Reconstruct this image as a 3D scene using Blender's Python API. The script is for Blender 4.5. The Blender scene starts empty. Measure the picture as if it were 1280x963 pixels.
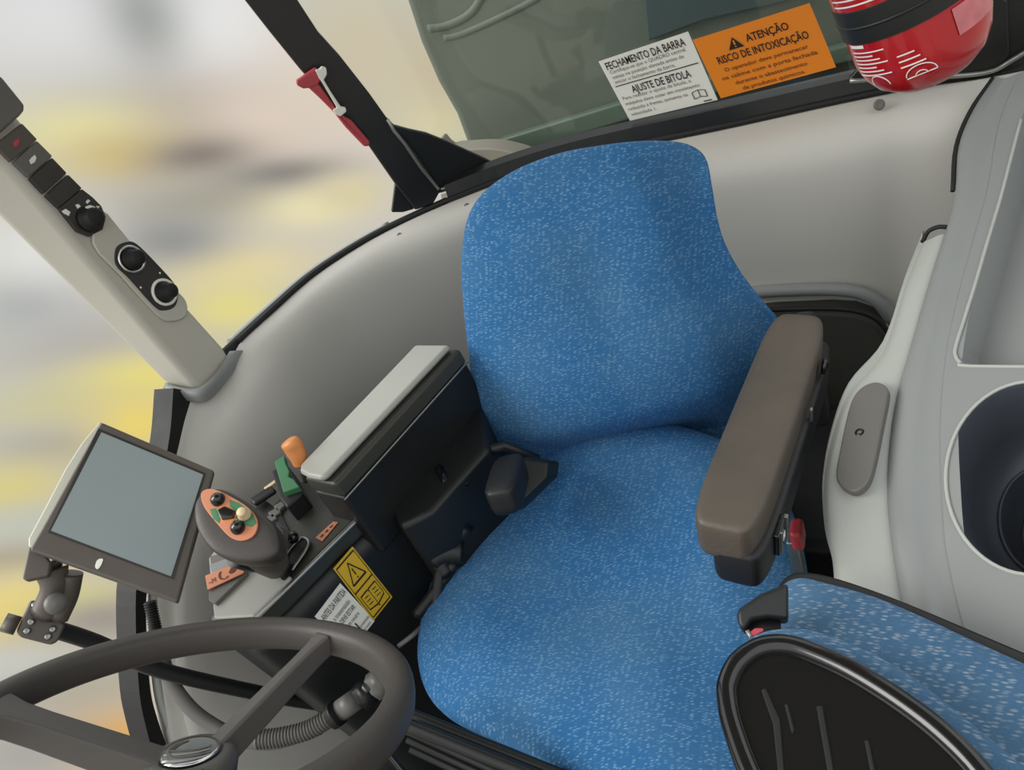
import bpy, bmesh, math, random
from mathutils import Vector as V, Matrix, geometry
random.seed(4)
SC = bpy.context.scene
COL = SC.collection
# ------------------------------------------------------------------ camera
f_ = 960.0
rr, pp, yy = math.radians(25), math.radians(35), math.radians(35)
FW = V((-math.sin(yy)*math.cos(pp), math.cos(yy)*math.cos(pp), -math.sin(pp)))
R0 = FW.cross(V((0, 0, 1))).normalized()
U0 = R0.cross(FW)
CX = math.cos(rr)*R0 - math.sin(rr)*U0
CY = math.cos(rr)*U0 + math.sin(rr)*R0
CAM = V((0, 0, 1.45))
cd = bpy.data.cameras.new('camera'); cam = bpy.data.objects.new('camera', cd); COL.objects.link(cam)
M = Matrix((CX, CY, -FW)).transposed().to_4x4(); M.translation = CAM
cam.matrix_world = M
cd.sensor_width = 36; cd.sensor_fit = 'HORIZONTAL'; cd.lens = 36*f_/1280
cd.clip_start = 0.02
SC.camera = cam

def ray(u, v): return FW + CX*((u-640)/f_) - CY*((v-481.5)/f_)
def D(u, v, d): return CAM + ray(u, v)*d
X3, Y3, Z3 = V((1, 0, 0)), V((0, 1, 0)), V((0, 0, 1))

class Plane:
    """a real plane in the cab: point o, normal n"""
    def __init__(s, o, n):
        s.o = V(o); s.n = V(n).normalized()
        if s.n.dot(CAM-s.o) < 0: s.n = -s.n
        a = X3 if abs(s.n.x) < .8 else Y3
        s.a = (a - s.n*a.dot(s.n)).normalized(); s.b = s.n.cross(s.a)
    def at(s, u, v, off=0.0):
        r = ray(u, v); t = (s.o-CAM).dot(s.n)/r.dot(s.n)
        return CAM + r*t + s.n*off

def cr(P, n=8, closed=False):
    """catmull-rom"""
    P = [V(p) for p in P]; out = []
    N = len(P)
    for i in range(N if closed else N-1):
        if closed: a, b, c, d = P[i-1], P[i], P[(i+1) % N], P[(i+2) % N]
        else:
            b, c = P[i], P[i+1]
            a = P[i-1] if i else b*2-c
            d = P[i+2] if i+2 < N else c*2-b
        for k in range(n):
            t = k/n
            out.append(0.5*((2*b)+(c-a)*t+(2*a-5*b+4*c-d)*t*t+(3*b-a-3*c+d)*t**3))
    if not closed: out.append(P[-1])
    return out
def cr2(P, n=6): return [(p.x, p.y) for p in cr([(a, b, 0) for a, b in P], n, True)]

# ------------------------------------------------------------------ materials
def srgb(c):
    if isinstance(c, str): c = [int(c[i:i+2], 16)/255 for i in (0, 2, 4)]
    return tuple((x/12.92 if x <= .04045 else ((x+.055)/1.055)**2.4) for x in c)+(1,)
MATS = {}
def mat(name, col, rough=.5, metal=0, noise=0.0, nscale=60, bump=0.0, bscale=400, coat=0, spec=.5, emis=0, wear=None):
    if name in MATS: return MATS[name]
    m = bpy.data.materials.new(name); m.use_nodes = True; nt = m.node_tree; b = nt.nodes['Principled BSDF']
    c = srgb(col); b.inputs['Base Color'].default_value = c
    b.inputs['Roughness'].default_value = rough; b.inputs['Metallic'].default_value = metal
    b.inputs['Coat Weight'].default_value = coat; b.inputs['Specular IOR Level'].default_value = spec
    tc = nt.nodes.new('ShaderNodeTexCoord')
    if noise:
        n = nt.nodes.new('ShaderNodeTexNoise'); n.inputs['Scale'].default_value = nscale; n.inputs['Detail'].default_value = 5
        nt.links.new(tc.outputs['Object'], n.inputs['Vector'])
        mx = nt.nodes.new('ShaderNodeMix'); mx.data_type = 'RGBA'
        mx.inputs['A'].default_value = tuple(x*(1-noise) for x in c[:3])+(1,)
        mx.inputs['B'].default_value = tuple(min(1, x*(1+noise)) for x in c[:3])+(1,)
        nt.links.new(n.outputs['Fac'], mx.inputs['Factor']); nt.links.new(mx.outputs['Result'], b.inputs['Base Color'])
        mr = nt.nodes.new('ShaderNodeMapRange'); mr.inputs['To Min'].default_value = max(0, rough-.08); mr.inputs['To Max'].default_value = min(1, rough+.08)
        nt.links.new(n.outputs['Fac'], mr.inputs['Value']); nt.links.new(mr.outputs['Result'], b.inputs['Roughness'])
    if bump:
        n2 = nt.nodes.new('ShaderNodeTexNoise'); n2.inputs['Scale'].default_value = bscale; n2.inputs['Detail'].default_value = 2
        nt.links.new(tc.outputs['Object'], n2.inputs['Vector'])
        bp = nt.nodes.new('ShaderNodeBump'); bp.inputs['Strength'].default_value = bump; bp.inputs['Distance'].default_value = .001
        nt.links.new(n2.outputs['Fac'], bp.inputs['Height']); nt.links.new(bp.outputs['Normal'], b.inputs['Normal'])
    MATS[name] = m
    return m

def fabric(name, base, fleck, fine, s=1.0):
    m = bpy.data.materials.new(name); m.use_nodes = True; nt = m.node_tree; L = nt.links; b = nt.nodes['Principled BSDF']
    b.inputs['Roughness'].default_value = .85; b.inputs['Sheen Weight'].default_value = .22; b.inputs['Sheen Roughness'].default_value = .4
    b.inputs['Sheen Tint'].default_value = srgb('8fc0ff')
    b.inputs['Specular IOR Level'].default_value = .2
    uv = nt.nodes.new('ShaderNodeUVMap'); uv.uv_map = 'UVMap'
    masks = []
    for ang in (8, 98):
        mp = nt.nodes.new('ShaderNodeMapping'); mp.vector_type = 'POINT'
        mp.inputs['Rotation'].default_value = (0, 0, math.radians(ang)); mp.inputs['Scale'].default_value = (120*s, 330*s, 1)
        mp.inputs['Location'].default_value = (ang*.37, 3.1, 0)
        L.new(uv.outputs['UV'], mp.inputs['Vector'])
        vo = nt.nodes.new('ShaderNodeTexVoronoi'); vo.voronoi_dimensions = '2D'; vo.inputs['Scale'].default_value = 1; vo.inputs['Randomness'].default_value = .55
        L.new(mp.outputs['Vector'], vo.inputs['Vector'])
        r = nt.nodes.new('ShaderNodeMapRange'); r.inputs['From Min'].default_value = .38; r.inputs['From Max'].default_value = .12
        L.new(vo.outputs['Distance'], r.inputs['Value'])
        sp = nt.nodes.new('ShaderNodeSeparateColor'); L.new(vo.outputs['Color'], sp.inputs['Color'])
        g = nt.nodes.new('ShaderNodeMapRange'); g.inputs['From Min'].default_value = .45; g.inputs['From Max'].default_value = 1.15; g.inputs['To Max'].default_value = .8
        L.new(sp.outputs['Red'], g.inputs['Value'])
        mu = nt.nodes.new('ShaderNodeMath'); mu.operation = 'MULTIPLY'; L.new(r.outputs['Result'], mu.inputs[0]); L.new(g.outputs['Result'], mu.inputs[1])
        masks.append(mu)
    mxm = nt.nodes.new('ShaderNodeMath'); mxm.operation = 'MAXIMUM'; L.new(masks[0].outputs[0], mxm.inputs[0]); L.new(masks[1].outputs[0], mxm.inputs[1])
    nz = nt.nodes.new('ShaderNodeTexNoise'); nz.inputs['Scale'].default_value = 600*s; nz.inputs['Detail'].default_value = 3
    L.new(uv.outputs['UV'], nz.inputs['Vector'])
    c1 = nt.nodes.new('ShaderNodeMix'); c1.data_type = 'RGBA'; c1.inputs['A'].default_value = srgb(base); c1.inputs['B'].default_value = srgb(fine)
    L.new(nz.outputs['Fac'], c1.inputs['Factor'])
    nw = nt.nodes.new('ShaderNodeTexNoise'); nw.inputs['Scale'].default_value = 5; nw.inputs['Detail'].default_value = 4; L.new(uv.outputs['UV'], nw.inputs['Vector'])
    rw = nt.nodes.new('ShaderNodeMapRange'); rw.inputs['From Min'].default_value = .42; rw.inputs['From Max'].default_value = .75; rw.inputs['To Max'].default_value = .45; L.new(nw.outputs['Fac'], rw.inputs['Value'])
    c3 = nt.nodes.new('ShaderNodeMix'); c3.data_type = 'RGBA'; c3.inputs['B'].default_value = srgb('5e8298'); L.new(rw.outputs['Result'], c3.inputs['Factor']); L.new(c1.outputs['Result'], c3.inputs['A']); c1 = c3
    c2 = nt.nodes.new('ShaderNodeMix'); c2.data_type = 'RGBA'; c2.inputs['B'].default_value = srgb(fleck)
    L.new(c1.outputs['Result'], c2.inputs['A']); L.new(mxm.outputs[0], c2.inputs['Factor'])
    L.new(c2.outputs['Result'], b.inputs['Base Color'])
    ad = nt.nodes.new('ShaderNodeMath'); ad.operation = 'ADD'; L.new(nz.outputs['Fac'], ad.inputs[0]); L.new(mxm.outputs[0], ad.inputs[1])
    bp = nt.nodes.new('ShaderNodeBump'); bp.inputs['Strength'].default_value = .5; bp.inputs['Distance'].default_value = .0012
    L.new(ad.outputs[0], bp.inputs['Height']); L.new(bp.outputs['Normal'], b.inputs['Normal'])
    return m

FAB = fabric('blue flecked fabric', '20568a', '89b2d2', '3b78a8')
FAB2 = fabric('grey blue flecked fabric', '37587a', 'a9b4ba', '4f7491', .9)
GREY = mat('light grey moulded plastic', 'c2c0b8', .55, noise=.04, nscale=5, bump=.15, bscale=900)
GREYP = mat('beige grey plastic', 'c2bfb2', .5, noise=.03, nscale=8, bump=.1, bscale=900)
GREYL = mat('pale grey plastic', 'aaada6', .5, noise=.03, nscale=9, bump=.1, bscale=900)
GREYM = mat('mid grey plastic', '888b89', .45, noise=.03, nscale=8, bump=.12, bscale=900)
TOPG = mat('grey lid plastic', 'a5a59c', .4, noise=.06, nscale=7)
PAD = mat('charcoal grey plastic', '66645f', .45, noise=.06, nscale=30, bump=.1)
BLACK = mat('satin black plastic', '191b1b', .45, noise=.15, nscale=12)
BLACKG = mat('glossy black plastic', '0e0e0f', .16, noise=.1, nscale=9, coat=.4)
RUB = mat('black rubber', '141414', .65, noise=.2, nscale=20)
FRAME = mat('black painted steel', '1d1e1d', .35, noise=.2, nscale=8)
DECKM = mat('dark grey deck plastic', '35362f', .45, noise=.1, nscale=12)
WHEEL = mat('dark brown grey wheel rubber', '423d38', .5, noise=.07, nscale=25, bump=.2, bscale=700)
WHEELS = mat('wheel spoke plastic', '54504c', .42, noise=.06, nscale=25, bump=.2, bscale=900)
ARM = mat('worn dark leatherette', '544c43', .5, noise=.5, nscale=8, bump=.5, bscale=260)
ARMD = mat('dark armrest side', '161719', .5, noise=.2, nscale=14, bump=.2)
CHROME = mat('chrome', 'd8d8d8', .15, 1)
STEEL = mat('dull steel', '9a9a96', .35, .9, noise=.1)
RED = mat('red paint', 'b0161f', .22, noise=.08, nscale=10, coat=.5)
REDP = mat('faded red plastic', 'b8434a', .45, noise=.08, nscale=30)
WHITE = mat('white print', 'e8e6df', .6)
CREAM = mat('cream plastic', 'dcc59a', .4)
ORANGE = mat('orange label', 'f08a1c', .5, noise=.03)
ORANGEL = mat('orange lever plastic', 'd78a4e', .4, noise=.05)
SALMON = mat('faded orange label', 'cf8560', .5, noise=.06, nscale=40)
GREEN = mat('green plastic', '3f7a52', .5, noise=.06, nscale=30)
YELLOW = mat('yellow label', 'dcb52c', .45, noise=.03)
PAPER = mat('white label', 'f0efe4', .5, noise=.02)
INK = mat('black ink', '201a16', .7)
INKB = mat('brown ink', '5a2a0e', .7)
INKG = mat('grey ink', '66645c', .7)
MONB = mat('brown grey monitor bezel', '575049', .45, noise=.05, nscale=20)
MONS = mat('pale monitor side', 'c9c8b8', .4)
TANK = mat('weathered tank plastic', '6e736a', .6, noise=.22, nscale=3)
MUD = mat('pinkish grey mudguard', '9c938a', .6, noise=.15, nscale=9)
MATF = mat('black floor mat', '1a1a1a', .8, noise=.2, nscale=40, bump=.5, bscale=100)
SCR = mat('idle grey screen', '8b9696', .22, noise=.04, nscale=6)
CARB = mat('dark ribbed insert', '34322f', .35, noise=.1, nscale=60)

def glass(name, col, fac):
    m = bpy.data.materials.new(name); m.use_nodes = True; nt = m.node_tree; nt.nodes.clear(); L = nt.links
    o = nt.nodes.new('ShaderNodeOutputMaterial'); t = nt.nodes.new('ShaderNodeBsdfTransparent'); t.inputs['Color'].default_value = col
    g = nt.nodes.new('ShaderNodeBsdfGlossy'); g.inputs['Roughness'].default_value = .02
    fr = nt.nodes.new('ShaderNodeFresnel'); fr.inputs['IOR'].default_value = 1.45
    mu = nt.nodes.new('ShaderNodeMath'); mu.operation = 'MULTIPLY'; mu.inputs[1].default_value = fac; L.new(fr.outputs[0], mu.inputs[0])
    mx = nt.nodes.new('ShaderNodeMixShader'); L.new(mu.outputs[0], mx.inputs[0]); L.new(t.outputs[0], mx.inputs[1]); L.new(g.outputs[0], mx.inputs[2]); L.new(mx.outputs[0], o.inputs['Surface'])
    return m
GLASS = glass('tinted rear glass', (.90, .93, .90, 1), .8)

# ------------------------------------------------------------------ object helpers
def empty(name, loc, label, cat, group=None):
    o = bpy.data.objects.new(name, None); COL.objects.link(o); o.location = loc; o.empty_display_size = .03
    o['label'] = label; o['category'] = cat
    if group: o['group'] = group
    return o
def mesh(name, vs, fs, m, parent=None, smooth=True, bevel=0, seg=2, solid=0, sub=0, uvs=None, kind=None, label=None, cat=None, group=None, soff=-1, auto=None):
    vs = [V(v) for v in vs]
    if parent is not None:
        o0 = V((0, 0, 0)); p = parent
        while p: o0 += p.location; p = p.parent
    else:
        o0 = sum(vs, V((0, 0, 0)))/len(vs); o0.z = min(v.z for v in vs)
    me = bpy.data.meshes.new(name); me.from_pydata([v-o0 for v in vs], [], fs); me.validate()
    me.materials.append(m)
    if uvs:
        ul = me.uv_layers.new(name='UVMap')
        for lp in me.loops: ul.data[lp.index].uv = uvs[lp.vertex_index]
    bm = bmesh.new(); bm.from_mesh(me); bmesh.ops.remove_doubles(bm, verts=bm.verts, dist=1e-5)
    bmesh.ops.recalc_face_normals(bm, faces=bm.faces)
    for fc in bm.faces: fc.smooth = smooth
    bm.to_mesh(me); bm.free()
    o = bpy.data.objects.new(name, me); COL.objects.link(o)
    if parent is not None: o.parent = parent
    else: o.location = o0
    if solid:
        s = o.modifiers.new('s', 'SOLIDIFY'); s.thickness = solid; s.offset = soff
    if bevel:
        b = o.modifiers.new('b', 'BEVEL'); b.width = bevel; b.segments = seg; b.limit_method = 'ANGLE'; b.angle_limit = math.radians(35); b.harden_normals = False
    if sub:
        s = o.modifiers.new('u', 'SUBSURF'); s.levels = sub; s.render_levels = sub
    if smooth and not sub:
        w = o.modifiers.new('w', 'WEIGHTED_NORMAL'); w.keep_sharp = True
    if kind: o['kind'] = kind
    if label: o['label'] = label
    if cat: o['category'] = cat
    if group: o['group'] = group
    return o

def prism_g(outline, dvec):
    n = len(outline); vs = [V(p) for p in outline]+[V(p)+dvec for p in outline]
    fs = [list(range(n)), list(range(2*n-1, n-1, -1))]+[[i, (i+1) % n, n+(i+1) % n, n+i] for i in range(n)]
    return vs, fs
def prism(name, outline, dvec, m, parent=None, bevel=0, **k):
    vs, fs = prism_g(outline, dvec)
    return mesh(name, vs, fs, m, parent, bevel=bevel, **k)
def pxprism(name, plane, px, th, m, parent=None, off=0.0, curve=0, **k):
    if curve: px = cr2(px, curve)
    return prism(name, [plane.at(u, v, off) for u, v in px], -plane.n*th, m, parent, **k)
def join_geo(parts):
    vs, fs = [], []
    for a, b in parts:
        n = len(vs); vs += list(a); fs += [[i+n for i in q] for q in b]
    return vs, fs
def box_g(c, ax, ay, az, sx, sy, sz):
    c = V(c); vs = [c+ax*(sx/2*i)+ay*(sy/2*j)+az*(sz/2*k) for i in (-1, 1) for j in (-1, 1) for k in (-1, 1)]
    return vs, [[0, 1, 3, 2], [4, 6, 7, 5], [0, 4, 5, 1], [2, 3, 7, 6], [0, 2, 6, 4], [1, 5, 7, 3]]
def box(name, c, s, m, parent=None, ax=X3, ay=Y3, az=Z3, bevel=0, **k):
    vs, fs = box_g(c, ax, ay, az, *s); return mesh(name, vs, fs, m, parent, bevel=bevel, **k)
def tube_g(pts, rad, sec=12, cap=True, closed=False, prof=None, up0=None):
    pts = [V(p) for p in pts]; N = len(pts); vs = []; fs = []
    t0 = (pts[1]-pts[0]).normalized(); up = V(up0) if up0 else (Z3 if abs(t0.z) < .9 else X3)
    x = (up-t0*up.dot(t0)).normalized(); rings = 0
    for i, p in enumerate(pts):
        if closed: t = (pts[(i+1) % N]-pts[i-1]).normalized()
        else: t = (pts[min(i+1, N-1)]-pts[max(i-1, 0)]).normalized()
        x = (x-t*x.dot(t)).normalized(); y = t.cross(x)
        r = rad(i/(N-1)) if callable(rad) else rad
        for k in range(sec):
            a = 2*math.pi*k/sec
            if prof: pa, pb = prof(a); vs.append(p+x*pa*r+y*pb*r)
            else: vs.append(p+x*math.cos(a)*r+y*math.sin(a)*r)
    for i in range(N if closed else N-1):
        j = (i+1) % N
        for k in range(sec):
            l = (k+1) % sec; fs.append([i*sec+k, i*sec+l, j*sec+l, j*sec+k])
    if cap and not closed: fs += [list(range(sec))[::-1], [(N-1)*sec+k for k in range(sec)]]
    return vs, fs
def tube(name, pts, rad, m, parent=None, sec=12, closed=False, prof=None, up0=None, **k):
    vs, fs = tube_g(pts, rad, sec, True, closed, prof, up0); return mesh(name, vs, fs, m, parent, **k)
def corrug(pts, r, pitch=.006, amp=.12):
    """resample evenly and ripple"""
    pts = cr(pts, 12); L = [0]
    for a, b in zip(pts, pts[1:]): L.append(L[-1]+(b-a).length)
    n = int(L[-1]/(pitch/4)); out = []; j = 0
    for i in range(n+1):
        s = L[-1]*i/n
        while j < len(L)-2 and L[j+1] < s: j += 1
        out.append(pts[j].lerp(pts[j+1], (s-L[j])/max(1e-9, L[j+1]-L[j])))
    return out, (lambda t: r*(1+amp*(1 if int(t*n/2+.01) % 2 else -1)))
def lathe_g(o, ax, prof, sec=32, xv=None):
    """prof: list of (r, h) along ax"""
    ax = V(ax).normalized(); x = V(xv) if xv else (X3 if abs(ax.x) < .8 else Y3); x = (x-ax*x.dot(ax)).normalized(); y = ax.cross(x)
    vs = []; fs = []
    for r, h in prof:
        for k in range(sec):
            a = 2*math.pi*k/sec; vs.append(V(o)+ax*h+(x*math.cos(a)+y*math.sin(a))*max(r, 1e-4))
    for i in range(len(prof)-1):
        for k in range(sec):
            l = (k+1) % sec; fs.append([i*sec+k, i*sec+l, (i+1)*sec+l, (i+1)*sec+k])
    fs += [list(range(sec))[::-1], [(len(prof)-1)*sec+k for k in range(sec)]]
    return vs, fs
def lathe(name, o, ax, prof, m, parent=None, sec=32, **k):
    vs, fs = lathe_g(o, ax, prof, sec); return mesh(name, vs, fs, m, parent, **k)
def grid_g(rows):
    n = len(rows[0]); vs = [p for r in rows for p in r]; fs = []
    for i in range(len(rows)-1):
        for j in range(n-1): fs.append([i*n+j, i*n+j+1, (i+1)*n+j+1, (i+1)*n+j])
    return vs, fs
def smoothgrid(rows, nu=6, nv=6):
    R = [cr(r, nu) for r in rows]; Cc = [cr([r[j] for r in R], nv) for j in range(len(R[0]))]
    return [[c[i] for c in Cc] for i in range(len(Cc[0]))]

def cushion(name, o, a, b, n, out, tf, tb, m, parent, relief=None, ex=2.6, rings=16, inner=.5, uvrot=False, **k):
    """puffy closed body: outline `out` in the (a, b) plane, thickness tf towards n, tb away"""
    bs = [q[1] for q in out]; as_ = [q[0] for q in out]
    b0, b1, a0, a1 = min(bs), max(bs), min(as_), max(as_)
    cx, cy = (a0+a1)/2, (b0+b1)/2
    wa_, wb_ = (a1-a0)/2, (b1-b0)/2
    hx, hy = max(0, wa_-wb_)*.95+wa_*.0, max(0, wb_-wa_)*.95
    if hx+hy < .1*max(wa_, wb_):
        if wa_ > wb_: hx = .25*wa_
        else: hy = .25*wb_
    vs = []; fs = []; uvs = []; N = len(out)
    ts = [math.sin(i/rings*math.pi/2) for i in range(rings+1)]; ts[0] = .02
    def add(sign, th):
        base = len(vs)
        for t in ts[::-1]:
            z = th*max(0, 1-t**ex)**(1/ex)
            for (pa, pb) in out:
                ca = cx+hx*(pa-cx)/wa_; cb = cy+hy*(pb-cy)/wb_
                qa = ca+(pa-ca)*t; qb = cb+(pb-cb)*t
                zz = z + (relief(qa, qb)*(1-t**6) if relief and sign > 0 else 0)
                vs.append(V(o)+a*qa+b*qb+n*zz*sign); uvs.append((qa, qb))
        for i in range(rings):
            for j in range(N):
                l = (j+1) % N; fs.append([base+i*N+j, base+i*N+l, base+(i+1)*N+l, base+(i+1)*N+j])
        return base
    add(1, tf); b1_ = add(-1, tb)
    fs.append([rings*N+j for j in range(N)]); fs.append([b1_+rings*N+j for j in range(N)])
    return mesh(name, vs, fs, m, parent, uvs=uvs, **k)

# text ---------------------------------------------------------------
def text_g(body, fn, x, y, h, w=None, bold=0.0, align='LEFT'):
    c = bpy.data.curves.new('t', 'FONT'); c.body = body; c.size = 1; c.align_x = 'LEFT'; c.offset = bold; c.resolution_u = 2
    o = bpy.data.objects.new('t', c); COL.objects.link(o); bpy.context.view_layer.update()
    dg = bpy.context.evaluated_depsgraph_get(); me = bpy.data.meshes.new_from_object(o.evaluated_get(dg))
    vs = [v.co.copy() for v in me.vertices]; fs = [list(p.vertices) for p in me.polygons]
    bpy.data.objects.remove(o); bpy.data.meshes.remove(me)
    x0 = min(v.x for v in vs); x1 = max(v.x for v in vs)
    s = h/.72; sx = s if w is None else w/(x1-x0)
    if align == 'CENTER': x -= (x1-x0)*sx/2
    return [fn(x+(v.x-x0)*sx, y+v.y*s) for v in vs], fs
def quadfn(TL, TR, BR, BL, off):
    """unit square (x right, y up) onto four corners"""
    def fn(x, y):
        return TL*(1-x)*y+TR*x*y+BR*x*(1-y)+BL*(1-x)*(1-y)+off
    return fn
def bar_g(fn, x0, y0, x1, y1, t):
    """line from to of thickness t in sticker space"""
    d = V((x1-x0, y1-y0)).normalized(); p = V((-d.y, d.x))*t/2
    n = 8; vs = []
    for i in range(n+1):
        q = V((x0, y0)).lerp(V((x1, y1)), i/n); vs += [fn(q.x+p.x, q.y+p.y), fn(q.x-p.x, q.y-p.y)]
    return vs, [[2*i, 2*i+1, 2*i+3, 2*i+2] for i in range(n)]
def fake_lines(fn, x0, x1, y, t): return bar_g(fn, x0, y, x1, y, t)
def ngon_g(fn, pts): return [fn(*p) for p in pts], [list(range(len(pts)))]

# ================================================================== SETTING
INC = V((-.45, .55, 0))
sill = [D(u, v, 1.0) for u, v in []]
SZ = Plane((0, 0, .86), (0, 0, 1))
spx = [(238, 497), (262, 468), (300, 432), (345, 390), (390, 350), (440, 316), (490, 288), (560, 256), (640, 226), (740, 198), (900, 165), (1050, 132), (1160, 110), (1235, 99)]
sillp = [SZ.at(u, v) for u, v in spx]
prof = [(0, 0), (.012, -.002), (.045, -.010), (.068, -.035), (.078, -.09), (.084, -.22), (.086, -.45), (.07, -.68), (.03, -.86)]
XL = Plane((-1.15, 0, 0), (1, 0, 0))
edgepx = [(238, 497), (233, 513), (228, 530), (221, 560), (212, 600), (196, 700), (197, 790), (214, 930), (300, 1180)]
cols = []
# front (door side) edge of the moulding, rolling inwards
e = [XL.at(u, v) for u, v in edgepx]
cols.append([p+V((-.03, .01, 0)) for p in e])
cols.append([p for p in e])
cols.append([p+V((.012, .03, 0)) for p in e])
cols.append([p+V((.042, .085, 0)) for p in e])
for i, s in enumerate(sillp):
    if i < 2: continue
    w = max(0, min(1, (i-1)/4))
    inn = (INC-s); inn.z = 0; inn.normalize()
    if i >= 8: inn = V((0.1 if i < 10 else 0, -1, 0)).normalized()
    if i >= 12: inn = V((-.5, -1, 0)).normalized()
    k = 1.0 if i < 9 else 1.35
    col = []
    for q, (a, b) in enumerate(prof):
        p = s+inn*a*k+Z3*b
        col.append(p)
    cols.append(col)
# last columns turn along the left wall of the cab
last = cols[-1]
cols.append([p+V((.10, 0, 0)) for p in last]); cols.append([p+V((.33, 0, 0)) for p in last])
rows = [[c[i] for c in cols] for i in range(len(prof))]
vs, fs = grid_g(smoothgrid(rows, 5, 4))
mesh('wall_rear', vs, fs, GREY, solid=.006, kind='structure', soff=0)

# floor, ceiling, cab body sides
box('floor', (-.42, .35, -.03), (1.7, 2.3, .06), MATF, kind='structure')
box('ceiling', (-.42, .85, 2.02), (1.75, 1.2, .08), GREYP, kind='structure', bevel=.02)
box('wall_left', (.47, .55, .36), (.05, 1.7, .72), GREYM, kind='structure')

# black frame band between pane and moulding
Rb = []
for k in range(7, len(sillp)):
    Rb.append(sillp[k]+V((0, .012, 0)))
Rb[-1] = Rb[-1]+V((.02, 0, 0)); Rb.append(Rb[-1]+V((.25, .0, 0)))
sec = []
for p in cr(Rb, 5):
    sec.append([p+V((0, -.012, -.02)), p+V((0, -.012, .004)), p+V((0, -.002, .012)), p+V((0, .004, .036)), p+V((0, .03, .04)), p+V((0, .03, -.02))])
vs, fs = grid_g([[s[i] for s in sec] for i in (0, 1, 2, 3, 4, 5, 0)])
mesh('trim_1', vs, fs, FRAME, kind='structure', smooth=False)
# two fine beads along the moulding edge
tube('trim_2', cr([p+V((0, .004, .004)) + (p-INC).normalized()*.004 for p in sillp[2:]], 6), .0055, RUB, kind='structure')
seal = [p + V(((p-INC).x, (p-INC).y, 0)).normalized()*.022+V((0, 0, -.004)) for p in sillp[1:8]]
tube('trim_3', cr(seal, 6), .012, RUB, kind='structure')
seal2 = [p + V(((p-INC).x, (p-INC).y, 0)).normalized()*.05+V((0, 0, -.012)) for p in sillp[2:7]]
tube('trim_4', cr(seal2, 6), .014, GREYL, kind='structure')

GP = Plane((0, 1.402, 0), (0, -1, 0))
gl = [GP.at(632, 205), V((.45, 1.402, .89)), V((.45, 1.402, 1.95)), GP.at(380, -130)]
gl[0] = GP.at(538, 246); B_ = GP.at(338, 0); k_ = (1.95-gl[0].z)/(B_.z-gl[0].z); gl[3] = gl[0].lerp(B_, k_)
prism('window_1', gl, V((0, .006, 0)), GLASS, kind='structure', smooth=False)
# door frame strip on the right-hand side of the cab
XD = Plane((-1.165, 0, 0), (1, 0, 0))
L_ = [(207, 486), (203, 540), (194, 590), (172, 690), (160, 740), (163, 850), (172, 905), (190, 963), (235, 1080)]
R_ = [(238, 492), (224, 560), (210, 620), (184, 700), (173, 750), (177, 850), (188, 900), (212, 963), (262, 1080)]
a = cr([XD.at(*p) for p in L_], 5); b = cr([XD.at(*p) for p in R_], 5)
rows = [a, [p+V((.02, 0, 0)) for p in a], [p+V((.02, 0, 0)) for p in b], b, [p+V((-.03, 0, 0)) for p in b], [p+V((-.03, 0, 0)) for p in a], a]
vs, fs = grid_g(rows); mesh('trim_5', vs, fs, RUB, kind='structure', smooth=False)
c_ = [p+V((.012, .008, 0)) for p in cr([XD.at(u+9, v) for u, v in R_], 5)]
tube('trim_6', c_, .008, GREYL, kind='structure')

# ------------------------------------------------------------------ hammer post with gusset
BP = D(530, 250, 1.585)
PP = Plane(BP, (.62, -.78, 0))
post = empty('cab_post', BP, 'leaning black steel cab post at the rear corner carrying the red hammer', 'cab post')
pxprism('upright', PP, [(70, -300), (150, -300), (357, -20), (372, 0), (398, 40), (426, 71), (462, 117), (484, 148), (520, 190), (552, 238), (542, 256), (519, 264), (495, 232), (461, 183), (424, 142), (375, 87), (337, 40)], .05, FRAME, post, bevel=.006)
pxprism('gusset', PP, [(482, 146), (494, 158), (512, 163), (535, 168), (560, 178), (600, 196), (634, 212), (600, 228), (545, 246)], .012, FRAME, post, off=-.012, bevel=.003)
pxprism('gusset', PP, [(496, 228), (507, 246), (519, 264), (505, 268), (491, 268)], .012, FRAME, post, off=-.012, bevel=.002)
tube('weld_seam', [PP.at(u, v, .002) for u, v in [(484, 149), (492, 163), (506, 180), (525, 208), (548, 236)]], .0035, STEEL, post)
tube('weld_seam', [PP.at(u, v, -.008) for u, v in [(552, 238), (575, 231), (600, 220), (632, 212)]], .0035, STEEL, post)

ham = empty('emergency_hammer', PP.at(415, 135, .01), 'red and white emergency hammer clipped to the black cab post', 'hammer')
pxprism('head', PP, [(369, 98), (374, 95), (393, 82), (398, 86), (400, 97), (395, 104), (388, 107), (378, 108), (370, 104)], .016, REDP, ham, off=.026, bevel=.003)
pxprism('handle', PP, [(383, 106), (396, 101), (404, 112), (418, 132), (424, 140), (438, 148), (461, 175), (459, 180), (453, 180), (430, 156), (415, 137), (398, 120)], .012, REDP, ham, off=.024, bevel=.004)
pxprism('clip', PP, [(392, 84), (397, 84), (401, 80), (406, 82), (407, 90), (403, 97), (412, 112), (424, 130), (430, 131), (431, 136), (424, 142), (418, 140), (414, 134), (419, 131), (400, 99), (397, 95)], .01, PAPER, ham, off=.028, bevel=.002)

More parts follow.
